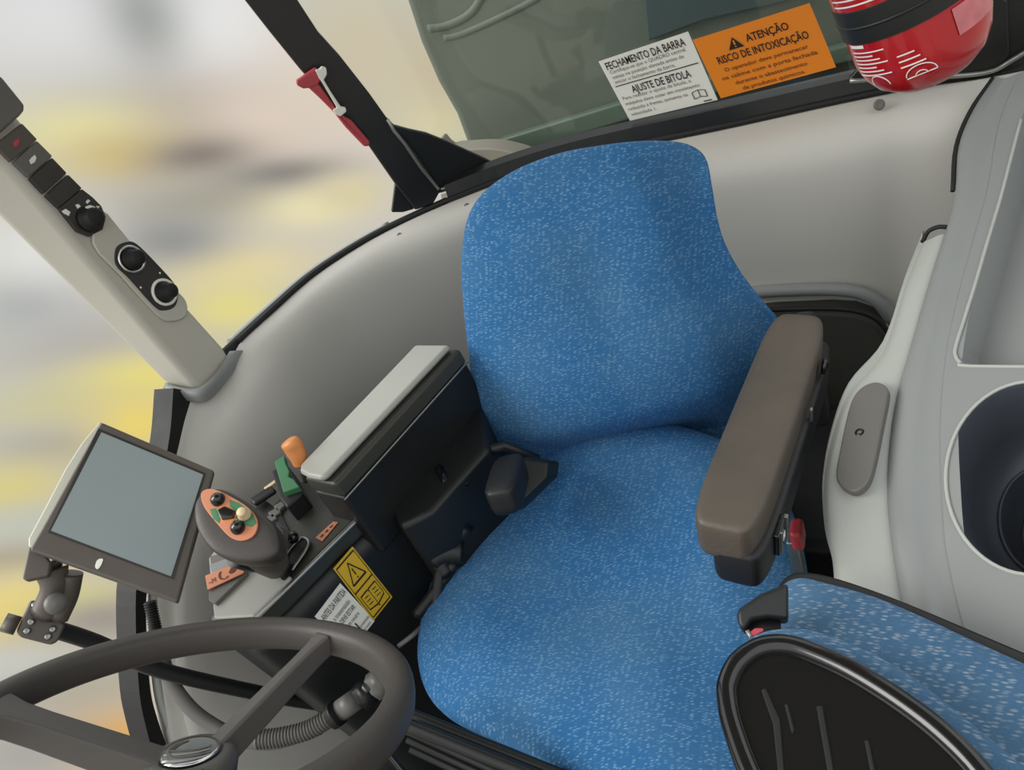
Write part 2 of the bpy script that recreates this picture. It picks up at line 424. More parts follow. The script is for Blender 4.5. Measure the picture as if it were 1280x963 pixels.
# ------------------------------------------------------------------ switch pillar (left in view)
def lerp(a, b, t): return a*(1-t)+b*t
pb = [D(207, 481, 1.385), D(246, 487, 1.35), D(287, 441, 1.41), D(250, 455, 1.47)]
pt = [D(-60, 215, 1.12), D(-60, 127, 1.075), D(-42, 72, 1.11), D(-62, 150, 1.2)]
RP = Plane(pb[1], (pb[2]-pb[1]).cross(pt[1]-pb[1]))
pil = empty('switch_pillar', pb[1], 'light grey cab pillar with rocker switches and round knobs down its face', 'cab pillar')
rows = []
for t in [-.035, -.01, .03, .1, .3, .5, .7, .85, 1, 1.3, 2.0]:
    q = [lerp(pb[i], pt[i], t) for i in range(4)]
    k = .8 if t < -.02 else (.95 if t < 0 else 1)
    cc = sum(q, V((0, 0, 0)))/4
    rows.append([cc+(p-cc)*k for p in q])
vs = [p for r in rows for p in r]; fs = []
for i in range(len(rows)-1):
    for j in range(4): l = (j+1) % 4; fs.append([i*4+j, i*4+l, (i+1)*4+l, (i+1)*4+j])
fs += [[0, 1, 2, 3], [len(vs)-4+j for j in (3, 2, 1, 0)]]
mesh('body', vs, fs, GREYP, pil, bevel=.012, seg=4)
for u, v in ((51, 311), (159, 419)):
    lf = Plane(pb[1], (pb[0]-pb[1]).cross(pt[1]-pb[1]))
    lathe('screw', lf.at(u, v), lf.n, [(.004, 0), (.004, .0015), (.002, .002)], PAD, pil, 12)
pxprism('dark_cover', RP, [(-45, 60), (0, 101), (27, 134), (26, 141), (21, 147), (-3, 168), (-45, 200)], .02, PAD, pil, off=.012, bevel=.004)
pxprism('lower_shoulder', RP, [(125, 262), (160, 300), (215, 358), (232, 378), (231, 396), (215, 402), (196, 395), (150, 345), (115, 305)], .006, GREYP, pil, off=.004, bevel=.004, curve=3)
for i, q in enumerate([[(-8, 182), (26, 155), (45, 175), (12, 203)], [(15, 204), (45, 177), (64, 196), (34, 222)], [(35, 224), (64, 198), (82, 217), (53, 243)], [(55, 245), (84, 219), (101, 236), (72, 261)]]):
    s_ = pxprism('rocker_switch', RP, q, .01, MONB if i == 0 else (PAD if i == 1 else CARB), pil, off=.0045, bevel=.0015)
    if i < 2:
        cx_, cy_ = sum(a[0] for a in q)/4, sum(a[1] for a in q)/4
        pxprism('symbol', RP, [(cx_-5, cy_+2), (cx_-2, cy_-2), (cx_+2, cy_-5), (cx_+4, cy_-1), (cx_+2, cy_+4), (cx_-3, cy_+7)], .0005, REDP if i == 0 else PAPER, s_, off=.0055)
kp = pxprism('knob_panel', RP, [(72, 261), (101, 237), (114, 247), (125, 258), (131, 272), (127, 288), (111, 296), (95, 290)], .008, CARB, pil, off=.0045, bevel=.0012)
for q in [[(75, 265), (80, 262), (86, 266), (84, 271), (78, 268)], [(92, 257), (96, 256), (99, 259), (95, 262)], [(105, 253), (108, 250), (111, 252), (107, 256)], [(118, 258), (123, 259), (120, 262)], [(128, 272), (130, 274), (127, 275)]]:
    pxprism('symbol', RP, q, .0004, PAPER, kp, off=.0052)
kb = lathe('knob', RP.at(110, 275, .004), RP.n, [(.021, 0), (.020, .006), (.016, .010), (.015, .020), (.012, .023), (0, .0235)], RUB, pil)
pxprism('pointer', RP, [(98, 262), (104, 260), (110, 262), (116, 268), (114, 269), (108, 265), (99, 264)], .001, PAPER, kb, off=.0215)
pxprism('knob_panel', RP, cr2([(141, 322), (144, 309), (156, 303), (170, 306), (200, 336), (217, 356), (221, 370), (217, 384), (204, 389), (191, 384), (160, 350), (144, 334)], 5), .008, CARB, pil, off=.0045, bevel=.0012)
for (u, v) in ((162, 325), (203, 366)):
    lathe('dial_ring', RP.at(u, v, .004), RP.n, [(.0235, 0), (.0235, .003), (.0225, .0045), (.0195, .0045), (.0185, .003), (.0185, 0)], CHROME if u < 180 else PAPER, pil)
    lathe('knob', RP.at(u, v, .004), RP.n, [(.0175, 0), (.0175, .005), (.0135, .009), (.0125, .024), (.010, .027), (0, .0275)], RUB, pil)
for (u, v) in ((198, 342), (174, 360)): lathe('indicator_dot', RP.at(u, v, .0045), RP.n, [(.002, 0), (.0015, .0006)], PAPER, pil, 10)
# collar under the pillar
cf = [D(u, v, d) for u, v, d in [(203, 487, 1.375), (225, 494, 1.352), (250, 497, 1.345), (268, 484, 1.36), (285, 462, 1.385), (303, 438, 1.41)]]
cu = [D(u, v, d) for u, v, d in [(207, 478, 1.38), (226, 484, 1.355), (247, 485, 1.345), (262, 474, 1.36), (276, 456, 1.385), (287, 439, 1.405)]]
rows = [cr(cu, 5), cr([lerp(a, b, .5)+(CAM-b)*.006 for a, b in zip(cu, cf)], 5), cr(cf, 5), cr([p-Z3*.012 for p in cf], 5)]
vs, fs = grid_g(rows); mesh('collar', vs, fs, GREYM, pil, solid=.004)

# ------------------------------------------------------------------ moulding screws
for i, (u, v) in enumerate([(313, 423), (497, 291), (581, 254)]):
    p = SZ.at(u, v); lathe('panel_screw', p+V((0.004, -.003, -.006)), (CAM-p), [(.006, 0), (.006, .003), (.004, .004), (.0035, .002)], PAD, None, 14, label=['dark screw in the grey moulding beside the switch pillar foot', 'dark screw in the grey moulding left of the black post foot', 'dark screw in the grey moulding just behind the blue backrest'][i], cat='screw', group='screws in the grey moulding')
p = Plane((0, 1.33, 0), (0, -1, 0)).at(1099, 131); lathe('panel_screw', p, (CAM-p), [(.009, 0), (.009, .003), (.006, .005), (.005, .003)], PAD, None, 16, label='large dark screw in the grey moulding below the fire extinguisher', cat='screw', group='screws in the grey moulding')

# ================================================================== OPERATOR SEAT
sw = math.radians(20)
SL = V((math.cos(sw), math.sin(sw), 0)); SF = V((math.sin(sw), -math.cos(sw), 0))
O = Plane((0, 0, .55), (0, 0, 1)).at(800, 560)
rc = math.radians(12)
SU = (Z3*math.cos(rc)-SF*math.sin(rc)).normalized(); SN = (SF*math.cos(rc)+Z3*math.sin(rc)).normalized()
seat = empty('operator_seat', V((O.x, O.y-.1, 0)), 'blue flecked fabric operator seat with black armrests in the middle of the cab', 'seat')
def loc2(plane_o, a, b, n, px):
    pl = Plane(plane_o, n); out = []
    for u, v in px:
        q = pl.at(u, v)-plane_o; out.append((q.dot(a), q.dot(b)))
    return out
back_px = [(596, 505), (586, 440), (580, 385), (577, 330), (583, 278), (602, 243), (642, 214), (695, 193), (745, 183), (795, 177), (842, 177), (868, 184), (883, 200), (890, 235), (897, 275), (908, 308), (928, 343), (955, 378), (978, 408), (984, 450), (980, 500), (960, 545), (925, 580), (870, 590), (800, 590), (720, 590), (660, 580), (622, 555)]
ob = O-SN*.045
bo = cr2(loc2(ob, SL, SU, SN, back_px), 5)
bb = [q[1] for q in bo]
def brelief(a, b):
    # central panel, with the right and left flanks and the top falling away behind a soft ridge
    h = b/max(bb)
    ar = .10+.055*(1-h)+.02*math.sin(h*3); d = a-ar; r = -1.0*(d+math.sqrt(d*d+.00006))/2
    d = -a-.165; r -= .35*(d+math.sqrt(d*d+.0003))/2
    d = .075-b; r -= 1.0*(d+math.sqrt(d*d+.0002))/2
    d = b-max(bb)*.80; r -= .30*(d+math.sqrt(d*d+.0003))/2
    r += .012*math.exp(-((h-.34)/.20)**2)*math.exp(-((a-.02)/.16)**2)
    r += .010*math.exp(-((a-.02)/.05)**2)*math.exp(-((h-.6)/.3)**2)*-1
    return r
cushion('backrest', ob, SL, SU, SN, bo, .085, .06, FAB, seat, brelief, ex=2.2, rings=30)
CZ = .50
co = Plane((0, 0, CZ), (0, 0, 1)).at(760, 760)
cpx = [(600, 655), (566, 694), (541, 738), (528, 788), (525, 832), (537, 872), (565, 900), (610, 922), (650, 938), (700, 965), (780, 1000), (870, 1020), (940, 985), (985, 900), (1010, 800), (1010, 720), (990, 640), (950, 580), (895, 553), (815, 535), (740, 545), (690, 570), (650, 600)]
cz = Plane((0, 0, CZ), (0, 0, 1))
cl = []
for u, v in cpx: q = cz.at(u, v)-co; cl.append((q.dot(SL), q.dot(-SF)))
cl = cr2(cl, 5)
ym = max(q[1] for q in cl); yn = min(q[1] for q in cl)
def crelief(a, b):
    d = abs(a-.0)-.15
    r = .014/(1+math.exp(-d*60))
    r += -.020*math.exp(-((b-yn-.33)/.14)**2)*math.exp(-(a/.13)**2)
    r += .05*math.exp(-((b-ym)/.13)**2)*math.exp(-((a-.06)/.15)**2)
    r += .012*math.exp(-((b-yn-.20)/.09)**2)*math.exp(-((a+.12)/.10)**2)+.012*math.exp(-((b-yn-.14)/.08)**2)*math.exp(-((a-.06)/.07)**2)
    return r
cushion('seat_cushion', co, SL, -SF, Z3, cl, .062, .06, FAB, seat, crelief, ex=2.5, rings=26)
# seat pan, suspension and rails
box('seat_pan', co+V((.02, .05, -.085)), (.44, .46, .06), BLACK, seat, ax=SL, ay=-SF, bevel=.02)
sv = []
for i in range(17):
    z = .10+.32*i/16; k = 1 if i % 2 else .9
    sv.append([co+SL*a*k+SF*b*k+V((0, .06, 0))+Z3*(z-co.z) for a, b in [(-.18, -.18), (.18, -.18), (.18, .18), (-.18, .18), (-.18, -.18)]])
vs, fs = grid_g(sv); mesh('suspension_bellows', vs, fs, RUB, seat, smooth=False)
box('base_plate', co+V((0, .06, .05-co.z)), (.46, .52, .08), BLACK, seat, ax=SL, ay=-SF, bevel=.01)
for sgn, off in ((-1, .0), (-1, .05)):
    pth = [V((-.86, .31, .12)) , V((-.40, .14, .12))]
for k in range(2):
    h = D(560+k*10, 925-k*12, .93)
# slide rail seen under the cushion front
for k, (dz, dd) in enumerate(((0, 0), (.02, .03))):
    a_, b_ = D(505, 905-14*k, .98+dd), D(720, 992-14*k, .92+dd)
    tube('slide_rail', [a_, b_], .009, FRAME, seat)
# right-hand (in view) big armrest
def armbody(name_top, rear, front, wid, th, up, m1, m2, parent):
    ax = (front-rear).normalized(); side = ax.cross(up).normalized(); upv = side.cross(ax).normalized()
    L = (front-rear).length; out = []
    n = 48
    for k in range(n):
        t = 2*math.pi*k/n; ca, sa = math.cos(t), math.sin(t); e = .36
        out.append((L/2*math.copysign(abs(ca)**e, ca), wid/2*math.copysign(abs(sa)**e, sa)))
    mid = (rear+front)/2
    c1 = cushion('arm_pad', mid, ax, side, upv, out, th*.32, th*.9, m1, parent, ex=5, rings=12)
    return mid, ax, side, upv, L, out
A_r, A_f = D(1001, 402, 1.10), D(901, 672, .83)
upA = (Z3*1 + V((0.10, -.10, 0))).normalized()
arm = bpy.data.objects.new('armrest', None); COL.objects.link(arm); arm.parent = seat; arm.location = (A_r-seat.location)
mid, ax, side, upv, L, out = armbody('x', A_r, A_f, .078, .055, upA, ARM, ARMD, arm)
lower = [(p*1.0-.0, q*.9) for p, q in out]
cushion('arm_shell', mid-upv*.045+side*(.013*(1 if side.x > 0 else -1)), ax, side, upv, lower, .02, .040, ARMD, arm, ex=6, rings=10)
sgn = 1 if side.x > 0 else -1
sd = side*sgn
# switch on the outer face
def onface(t, h, s): return mid+ax*(L*t)+sd*(.047+s)+upv*h
vs, fs = box_g(onface(.36, -.045, .001), ax, upv, sd, .035, .034, .008); sw_ = mesh('arm_switch', vs, fs, BLACKG, arm, bevel=.002)
vs, fs = box_g(onface(.325, -.045, .005), ax, upv, sd, .006, .036, .005); mesh('frame', vs, fs, STEEL, sw_, bevel=.001)
vs, fs = box_g(onface(.385, -.045, .005), ax, upv, sd, .003, .034, .004); mesh('frame', vs, fs, STEEL, sw_, bevel=.001)
vs, fs = box_g(onface(.355, -.047, .0055), ax, upv, sd, .008, .010, .001); mesh('symbol', vs, fs, PAPER, sw_)
vs, fs = box_g(onface(-.08, -.02, .0), ax, upv, sd, .006, .02, .004); mesh('slot', vs, fs, STEEL, arm, bevel=.001)
lathe('pivot_bolt', onface(-.30, -.012, -.003), sd, [(.011, 0), (.011, .004), (.007, .007), (.006, .004)], BLACKG, arm, 18)
box('arm_bracket', A_r+V((.0, .03, -.12)), (.03, .05, .2), BLACK, arm, bevel=.008)
# left armrest, short and folded
la = bpy.data.objects.new('armrest', None); COL.objects.link(la); la.parent = seat
A2r, A2f = D(640, 572, 1.20), D(624, 628, 1.09); la.location = A2r-seat.location
ax2 = (A2f-A2r).normalized(); sd2 = ax2.cross(Z3).normalized(); up2 = sd2.cross(ax2)
o2 = [(.055*math.copysign(abs(math.cos(t))**.5, math.cos(t)), .026*math.copysign(abs(math.sin(t))**.5, math.sin(t))) for t in [2*math.pi*k/32 for k in range(32)]]
cushion('arm_pad', (A2r+A2f)/2, ax2, sd2, up2, o2, .014, .035, ARMD, la, ex=4, rings=8)
tube('arm_bracket', [D(596, 566, 1.24), D(630, 558, 1.24), D(672, 575, 1.26)], .009, BLACK, la)
prism('arm_bracket', [D(645, 572, 1.2), D(686, 578, 1.2), D(684, 598, 1.19), D(640, 640, 1.16), D(625, 640, 1.16)], V((0, .03, -.03)), BLACK, la, bevel=.004)
# lever knobs and bracketry between seat and console
tube('height_lever', [D(548, 585, 1.22), D(556, 600, 1.2), D(560, 612, 1.2), D(585, 606, 1.2)], .007, BLACKG, seat)
pxprism('height_lever_tip', Plane(D(568, 604, 1.19), CAM-D(568, 604, 1.19)), [(566, 606), (569, 600), (574, 609), (570, 612)], .002, PAPER, seat)
for (q, r) in [([(560, 640), (545, 690), (560, 720)], .014), ([(585, 655), (555, 700), (545, 760)], .012), ([(540, 700), (555, 690), (580, 690)], .02), ([(520, 770), (540, 745), (570, 700)], .01)]:
    tube('side_linkage', cr([D(u, v, 1.22) for u, v in q], 5), r, BLACK, seat)
# seat belt buckle, red
bk = D(993, 668, .98)
box('belt_buckle', bk+V((.004, 0, 0)), (.016, .03, .034), mat('deep red plastic', '9c2f33', .4), seat, bevel=.006, seg=3)
box('buckle_stalk', bk+V((-.006, .01, -.055)), (.014, .02, .07), STEEL, seat, bevel=.002)

# ================================================================== CONSOLE (right hand of operator)
cons = empty('side_console', V((-.8, .6, 0)), 'long black operator side console with a grey lidded storage box on top', 'console')
CT = Plane((0, 0, .82), (0, 0, 1))
lid = [(517, 431), (521, 430), (561, 430), (564, 432), (407, 594), (402, 597), (380, 592), (371, 588), (372, 582)]
vs, fs = prism_g([CT.at(u, v) for u, v in [(519, 430), (562, 430), (408, 592), (401, 597), (384, 594), (373, 588), (375, 580)]], V((0, 0, -.012)))
mesh('box_lid', vs, fs, TOPG, cons, bevel=.006, seg=3)
base = [CT.at(u, v) for u, v in [(519, 430), (562, 430), (405, 597), (373, 590)]]
cc = sum(base, V((0, 0, 0)))/4
skirt = [cc+(p-cc)*1.0+V((.0, 0, -.013)) for p in base]
skirt[1] += V((.012, 0.004, 0)); skirt[2] += V((.012, -.002, 0))
vs, fs = prism_g(skirt, V((.004, -.002, -.028)))
mesh('storage_box', vs, fs, DECKM, cons, bevel=.006, seg=3)
vs, fs = prism_g([p+V((0.0, 0, -.03)) for p in skirt], V((0, 0, -.13))); mesh('box_body', vs, fs, BLACK, cons, bevel=.006)
tube('edge_bead', [skirt[1]+V((.004, 0, -.028)), skirt[2]+V((.004, -.004, -.028))], .0018, STEEL, cons)
rb = Plane((0, 0, .69), (0, 0, 1))
pxprism('rear_body', rb, [(548, 440), (585, 458), (600, 500), (612, 560), (585, 590), (540, 640), (500, 660), (470, 600)], .45, BLACK, cons, bevel=.01)
# deck
DP = Plane((0, 0, .72), (0, 0, 1))
deck_px = [(375, 600), (420, 604), (447, 647), (400, 692), (355, 738), (320, 772), (268, 778), (262, 750), (260, 700), (270, 672), (330, 640)]
deck = pxprism('deck', DP, deck_px, .035, DECKM, cons, bevel=.007, seg=3)
pxprism('deck_plate', DP, [(262, 700), (270, 690), (330, 690), (366, 724), (330, 760), (318, 772), (269, 775)], .006, mat('light deck plate', 'a3a29a', .45, noise=.05), cons, off=.004, bevel=.003)
rightedge = [DP.at(447, 647), DP.at(400, 692), DP.at(355, 738), DP.at(320, 772)]
ndir = (rightedge[0]-rightedge[3]).cross(Z3).normalized()
SPn = Plane(rightedge[3]+ndir*(.012 if ndir.x > 0 else -.012), ndir)
fl = rightedge[3]+V((-.02, -.03, -.035)); rl = rightedge[0]+(rightedge[0]-rightedge[3]).normalized()*.16; rl.z = .685
lw = V((-.16, .03, 0))
vs, fs = prism_g([fl+V((.01, 0, 0)), rl+V((.01, 0, 0)), rl+lw, fl+lw+V((0.02, 0, 0))], V((0.03, .05, -.62)))
mesh('console_body', vs, fs, BLACK, cons, bevel=.03, seg=4)
bodyR = Plane(fl+V((.01, 0, 0)), (rl-fl).cross(V((.03, .05, -.62))))
tube('edge_bead', [DP.at(447, 648, -.002), DP.at(352, 741, -.002), DP.at(318, 774, -.002)], .004, STEEL, cons)
pxprism('slot_panel', DP, [(318, 640), (330, 625), (350, 640), (362, 664), (352, 668), (345, 655), (330, 662)], .004, BLACK, cons, off=.003)
for k in range(3):
    pxprism('key_button', DP, [(330+7*k, 652-8*k), (345+5*k, 645-8*k), (349+5*k, 651-8*k), (335+7*k, 660-8*k)], .008, PAD, cons, off=.007, bevel=.002)
pxprism('paddle', DP, [(318, 634), (345, 616), (352, 622), (325, 640)], .01, BLACK, cons, off=.02, bevel=.004)
pxprism('orange_strip', DP, [(337, 620), (355, 607), (358, 609), (340, 622)], .004, CREAM, cons, off=.02, bevel=.001)
# joystick slot
pxprism('slot', DP, cr2([(352, 720), (362, 695), (378, 677), (387, 679), (385, 690), (370, 712), (358, 728)], 4), .004, RUB, cons, off=.0045)
tube('slot_lip', cr([DP.at(u, v, .006) for u, v in [(352, 722), (362, 694), (379, 676), (388, 680), (385, 691), (368, 716)]], 5), .0022, STEEL, cons)
# green quadrant and orange lever
gq = pxprism('green_quadrant', DP, [(360, 600), (372, 592), (374, 602), (379, 612), (378, 619), (384, 622), (392, 632), (372, 639)], .012, GREEN, cons, off=.045, bevel=.002)
pxprism('quadrant_base', DP, [(352, 605), (372, 598), (392, 634), (372, 652), (362, 640)], .06, BLACK, cons, off=.034, bevel=.004)
lever = bpy.data.objects.new('hand_lever', None); COL.objects.link(lever); lever.parent = cons
lp = D(380, 590, 1.17); lever.location = lp-cons.location
tube('grip', cr([D(u, v, d) for u, v, d in [(376, 582, 1.165), (373, 572, 1.16), (367, 560, 1.155), (363, 553, 1.15), (360, 549, 1.148)]], 6), lambda t: (.0115+.006*math.sin(min(1, t*1.15)*math.pi*.6))*math.sqrt(max(.02, 1-max(0, (t-.62)/.38)**2)), ORANGEL, lever, sec=18, prof=lambda a: (math.cos(a)*1.0, math.sin(a)*.8))
tube('stem', [D(376, 580, 1.165), D(384, 603, 1.17)], .006, BLACK, lever)
# orange stickers on the deck
pxprism('label_plate', DP, [(395, 673), (417, 653), (423, 654), (403, 678)], .001, SALMON, cons, off=.0015)
fn = quadfn(DP.at(397, 673, .0025), DP.at(418, 654, .0025), DP.at(422, 655, .0025), DP.at(402, 677, .0025), V((0, 0, 0)))
fn2 = lambda x, y: fn(x, y)
vs, fs = join_geo([bar_g(fn2, .1+.28*i, .5, .28+.28*i, .5, .3) for i in range(3)]); mesh('lettering', vs, fs, INKB, cons, smooth=False)
# stack of tags on the front of the plate
for i, (q, m_) in enumerate([([(267, 712), (300, 700), (312, 714), (272, 728)], GREYM), ([(266, 700), (300, 692), (306, 700), (268, 712)], PAD)]):
    pxprism('side_tab', DP, q, .004, m_, cons, off=.012-.003*i, bevel=.001)
pxprism('dark_tab', DP, [(266, 745), (312, 712), (313, 722), (274, 760), (266, 756)], .008, PAD, cons, off=.011, bevel=.001)
TP = [DP.at(264, 728, .016), DP.at(309, 709, .016), DP.at(312, 724, .016), DP.at(267, 745, .016)]
prism('speed_label', TP, V((0, 0, -.003)), SALMON, cons)
fn = quadfn(*[p+V((0, 0, .001)) for p in TP], V((0, 0, 0)))
ico = [text_g('~M', fn, .06, .2, .38, .2)]
arc = [(.5+.13*math.cos(t), .5+.36*math.sin(t)) for t in [2.2+3.3*k/10 for k in range(11)]]
ico += [bar_g(fn, a[0], a[1], b[0], b[1], .05) for a, b in zip(arc, arc[1:])]
ico.append(ngon_g(fn, [(.62, .45), (.7, .72), (.8, .75), (.86, .6), (.78, .35), (.68, .3)]))
vs, fs = join_geo(ico); mesh('lettering', vs, fs, INKB, cons, smooth=False)

# hazard and start stickers on the console flank
def onbody(u, v, off=.001): return bodyR.at(u, v, off)
st = empty('hazard_sticker', onbody(455, 730), 'yellow warning sticker with triangle and open book on the black console flank', 'sticker')
q = [onbody(440, 683, .0015), onbody(490, 746, .0015), onbody(466, 776, .0015), onbody(416, 711, .0015)]
prism('backing', q, -bodyR.n*.001, YELLOW, st)
fn = quadfn(q[0], q[1], q[2], q[3], bodyR.n*.0008)   # x along long side, y=1 upper-right edge
g = []
for a, b in [((.04, .06), (.96, .06)), ((.96, .06), (.96, .94)), ((.96, .94), (.04, .94)), ((.04, .94), (.04, .06)), ((.5, .06), (.5, .94))]: g.append(bar_g(fn, *a, *b, .022))
tri = [(.40, .18), (.40, .82), (.10, .5)]
# text orientation: sticker up = towards its upper-left corner
for a, b in zip(tri, tri[1:]+tri[:1]): g.append(bar_g(fn, *a, *b, .03))
g.append(bar_g(fn, .2, .5, .31, .5, .045)); g.append(bar_g(fn, .34, .5, .365, .5, .045))
bkp = [(.60, .14), (.60, .48), (.64, .5), (.60, .52), (.60, .86), (.84, .86), (.88, .52), (.92, .5), (.88, .48), (.84, .14)]
for a, b in zip(bkp, bkp[1:]+bkp[:1]): g.append(bar_g(fn, *a, *b, .022))
g.append(bar_g(fn, .64, .5, .88, .5, .02))
for k in range(3): g.append(bar_g(fn, .66+.06*k, .22, .67+.06*k, .4, .014)); g.append(bar_g(fn, .66+.06*k, .6, .67+.06*k, .78, .014))
vs, fs = join_geo(g); mesh('pictogram', vs, fs, INK, st, smooth=False)
st = empty('start_sticker', onbody(430, 765), 'white start instruction sticker with bold N on the black console flank', 'sticker')
q = [onbody(425, 729, .001), onbody(468, 776, .001), onbody(440, 812, .001), onbody(393, 771, .001)]
# reading direction runs from lower left to upper right
prism('backing', q, -bodyR.n*.0008, PAPER, st)
fn = quadfn(q[3], q[0], q[1], q[2], bodyR.n*.001)
fnr = lambda x, y: fn(x, y)
g = [text_g('ANTES DA PARTIDA', fnr, .08, .80, .13, .88, .01), text_g('a transmissão', fnr, .25, .63, .10, .62), text_g('DEVE ESTAR', fnr, .32, .48, .10, .55, .01), text_g('em neutro', fnr, .38, .34, .09, .45), text_g('a transmissão', fnr, .6, .14, .07, .36), text_g('em neutro', fnr, .6, .04, .06, .3)]
vs, fs = join_geo(g); mesh('lettering', vs, fs, INKG, st, smooth=False)
vs, fs = text_g('N', fnr, .42, .10, .20, .16, .04); mesh('letter', vs, fs, INK, st, smooth=False)

# ------------------------------------------------------------------ joystick
js = empty('joystick', DP.at(360, 712), 'chunky dark joystick with orange and green button face above the console', 'joystick')
JC = D(286, 650, 1.0)
jn = (CAM-JC).normalized()*.75+V((-.25, .0, .45)); jn.normalize()
JP = Plane(JC, jn)
hx = [(241, 648), (242, 626), (255, 612), (275, 610), (300, 622), (325, 640), (343, 660), (347, 685), (336, 697), (315, 702), (290, 700), (266, 690), (249, 670)]
jl = cr2([((JP.at(u, v)-JC).dot(JP.a), (JP.at(u, v)-JC).dot(JP.b)) for u, v in hx], 5)
cushion('head', JC-JP.n*.012, JP.a, JP.b, JP.n, jl, .012, .035, mat('dark joystick rubber', '3d3732', .5, noise=.1, bump=.2), js, ex=4, rings=12)
face_px = [(252, 620), (258, 613), (270, 613), (290, 622), (312, 636), (322, 650), (322, 663), (315, 673), (302, 677), (288, 672), (272, 655), (257, 636)]
pf = pxprism('face_plate', JP, face_px, .004, SALMON, js, off=.003, curve=4, bevel=.001)
pxprism('green_patch', JP, [(288, 626), (300, 630), (318, 644), (322, 655), (316, 660), (300, 655), (290, 640)], .001, GREEN, js, off=.0036)
pxprism('green_patch', JP, [(264, 638), (274, 636), (278, 648), (275, 655), (268, 650)], .001, GREEN, js, off=.0036)
for (u, v, r) in ((274, 626, .0085), (299, 661, .0085)):
    lathe('black_button', JP.at(u, v, .003), JP.n, [(r*1.15, 0), (r*1.1, .002), (r, .006), (r*.6, .0095), (0, .0105)], BLACKG, js, 20)
lathe('cream_button', JP.at(308, 645, .003), JP.n, [(.009, 0), (.009, .004), (.0075, .005), (.0065, .013), (.005, .0145), (0, .015)], CREAM, js, 20)
pxprism('rocker', JP, [(274, 640), (284, 635), (297, 641), (294, 650), (280, 652)], .006, BLACKG, js, off=.008, bevel=.0015)
pxprism('rocker_surround', JP, [(272, 637), (288, 633), (299, 643), (292, 655), (279, 655)], .002, ORANGEL, js, off=.004, bevel=.001)
tube('neck', cr([D(312, 682, 1.03), D(328, 695, 1.06), D(345, 706, 1.10)], 5), lambda t: .027-.006*t, ARM, js, sec=20)
tube('stem', cr([D(335, 700, 1.08), D(350, 712, 1.12), DP.at(364, 716)], 5), .012, BLACK, js, sec=16)
tube('bail', cr([D(292, 700, 1.01), D(318, 707, 1.05), D(335, 700, 1.08)], 5), .010, BLACK, js)
tube('boot', cr([D(340, 668, 1.10), D(350, 672, 1.13), D(358, 676, 1.15)], 4), .014, PAD, js)
lathe('pivot_knob', D(365, 671, 1.14), (1, -.6, .4), [(.008, 0), (.009, .004), (.008, .012), (0, .013)], BLACKG, js, 16)

# ================================================================== MONITOR
mon = empty('monitor', D(125, 740, 1.05), 'grey terminal monitor with blank screen on a swivel arm above the wheel', 'monitor')
mc = [D(126, 527, 1.10), D(268, 588, 1.10), D(222, 754, 1.00), D(35, 681, 1.00)]
MP = Plane(sum(mc, V((0, 0, 0)))/4, (mc[1]-mc[3]).cross(mc[2]-mc[0]))
pts = [MP.at(u, v) for u, v in [(126, 527), (268, 588), (222, 754), (35, 681)]]
vs, fs = prism_g([MP.at(u, v) for u, v in [(126, 527), (268, 588), (222, 754), (36, 688), (51, 662)]], -MP.n*.012); mesh('bezel', vs, fs, MONB, mon, bevel=.004, seg=3)
def inset(P, k): c = sum(P, V((0, 0, 0)))/len(P); return [c+(p-c)*k for p in P]
bk_ = [p-MP.n*.012 for p in inset(pts, .99)]; bk2 = [p-MP.n*.045 for p in inset(pts, .9)]
vs = bk_+bk2; fs = [[0, 1, 2, 3], [7, 6, 5, 4]]+[[i, (i+1) % 4, 4+(i+1) % 4, 4+i] for i in range(4)]
mesh('rear_housing', vs, fs, MONS, mon, bevel=.004, seg=3)
pxprism('screen_recess', MP, [(123, 536), (257, 592), (217, 725), (60, 666)], .002, CARB, mon, off=.0006)
pxprism('screen', MP, [(127, 541), (254, 594), (214, 721), (64, 664)], .002, SCR, mon, off=.0012)
pxprism('indicator', MP, cr2([(121, 702), (125, 699), (129, 700), (126, 708), (122, 712), (119, 709)], 3), .001, PAPER, mon, off=.001)
pxprism('side_shell', Plane(MP.o-MP.n*.009, MP.n), [(125, 526), (102, 553), (81, 586), (56, 634), (35, 673), (35, 684), (80, 690), (150, 560)], .03, MONS, mon, bevel=.003, seg=3)
pxprism('rear_bracket', MP, [(33, 674), (42, 672), (60, 700), (57, 716), (30, 722), (23, 720)], .012, MONB, mon, off=-.012, bevel=.003)
mt = empty('monitor_mount', D(70, 790, 1.04), 'dark ball joint arm clamping the monitor to the black bar', 'mount')
tube('ball', [D(60, 706, 1.03), D(66, 714, 1.03)], .014, PAD, mt, 16)
tube('arm', cr([D(64, 712, 1.03), D(68, 735, 1.03), D(60, 765, 1.04)], 5), lambda t: .021-.004*math.sin(t*math.pi), MONB, mt, sec=18)
tube('arm', cr([D(90, 716, 1.04), D(84, 745, 1.04), D(72, 772, 1.04)], 5), lambda t: .014, MONB, mt, sec=16)
lathe('knuckle_bolt', D(70, 755, 1.005), CAM-D(70, 755, 1.0), [(.014, 0), (.014, .006), (.008, .01), (0, .011)], PAD, mt, 18)
KP = Plane(D(52, 780, 1.03), CAM-D(52, 780, 1.03))
pxprism('clamp_plate', KP, [(38, 750), (50, 752), (76, 772), (82, 782), (73, 802), (64, 807), (25, 797), (20, 790)], .022, MONB, mt, bevel=.004)
for u, v in [(44, 757), (39, 778), (34, 789), (66, 787), (60, 796)]:
    lathe('bolt', KP.at(u, v), KP.n, [(.0045, 0), (.0045, .003), (.0025, .004), (.002, .003)], STEEL, mt, 10)
tube('clamp_knob', [KP.at(22, 783, -.01), KP.at(4, 778, -.01)], .0125, MONB, mt, 8)
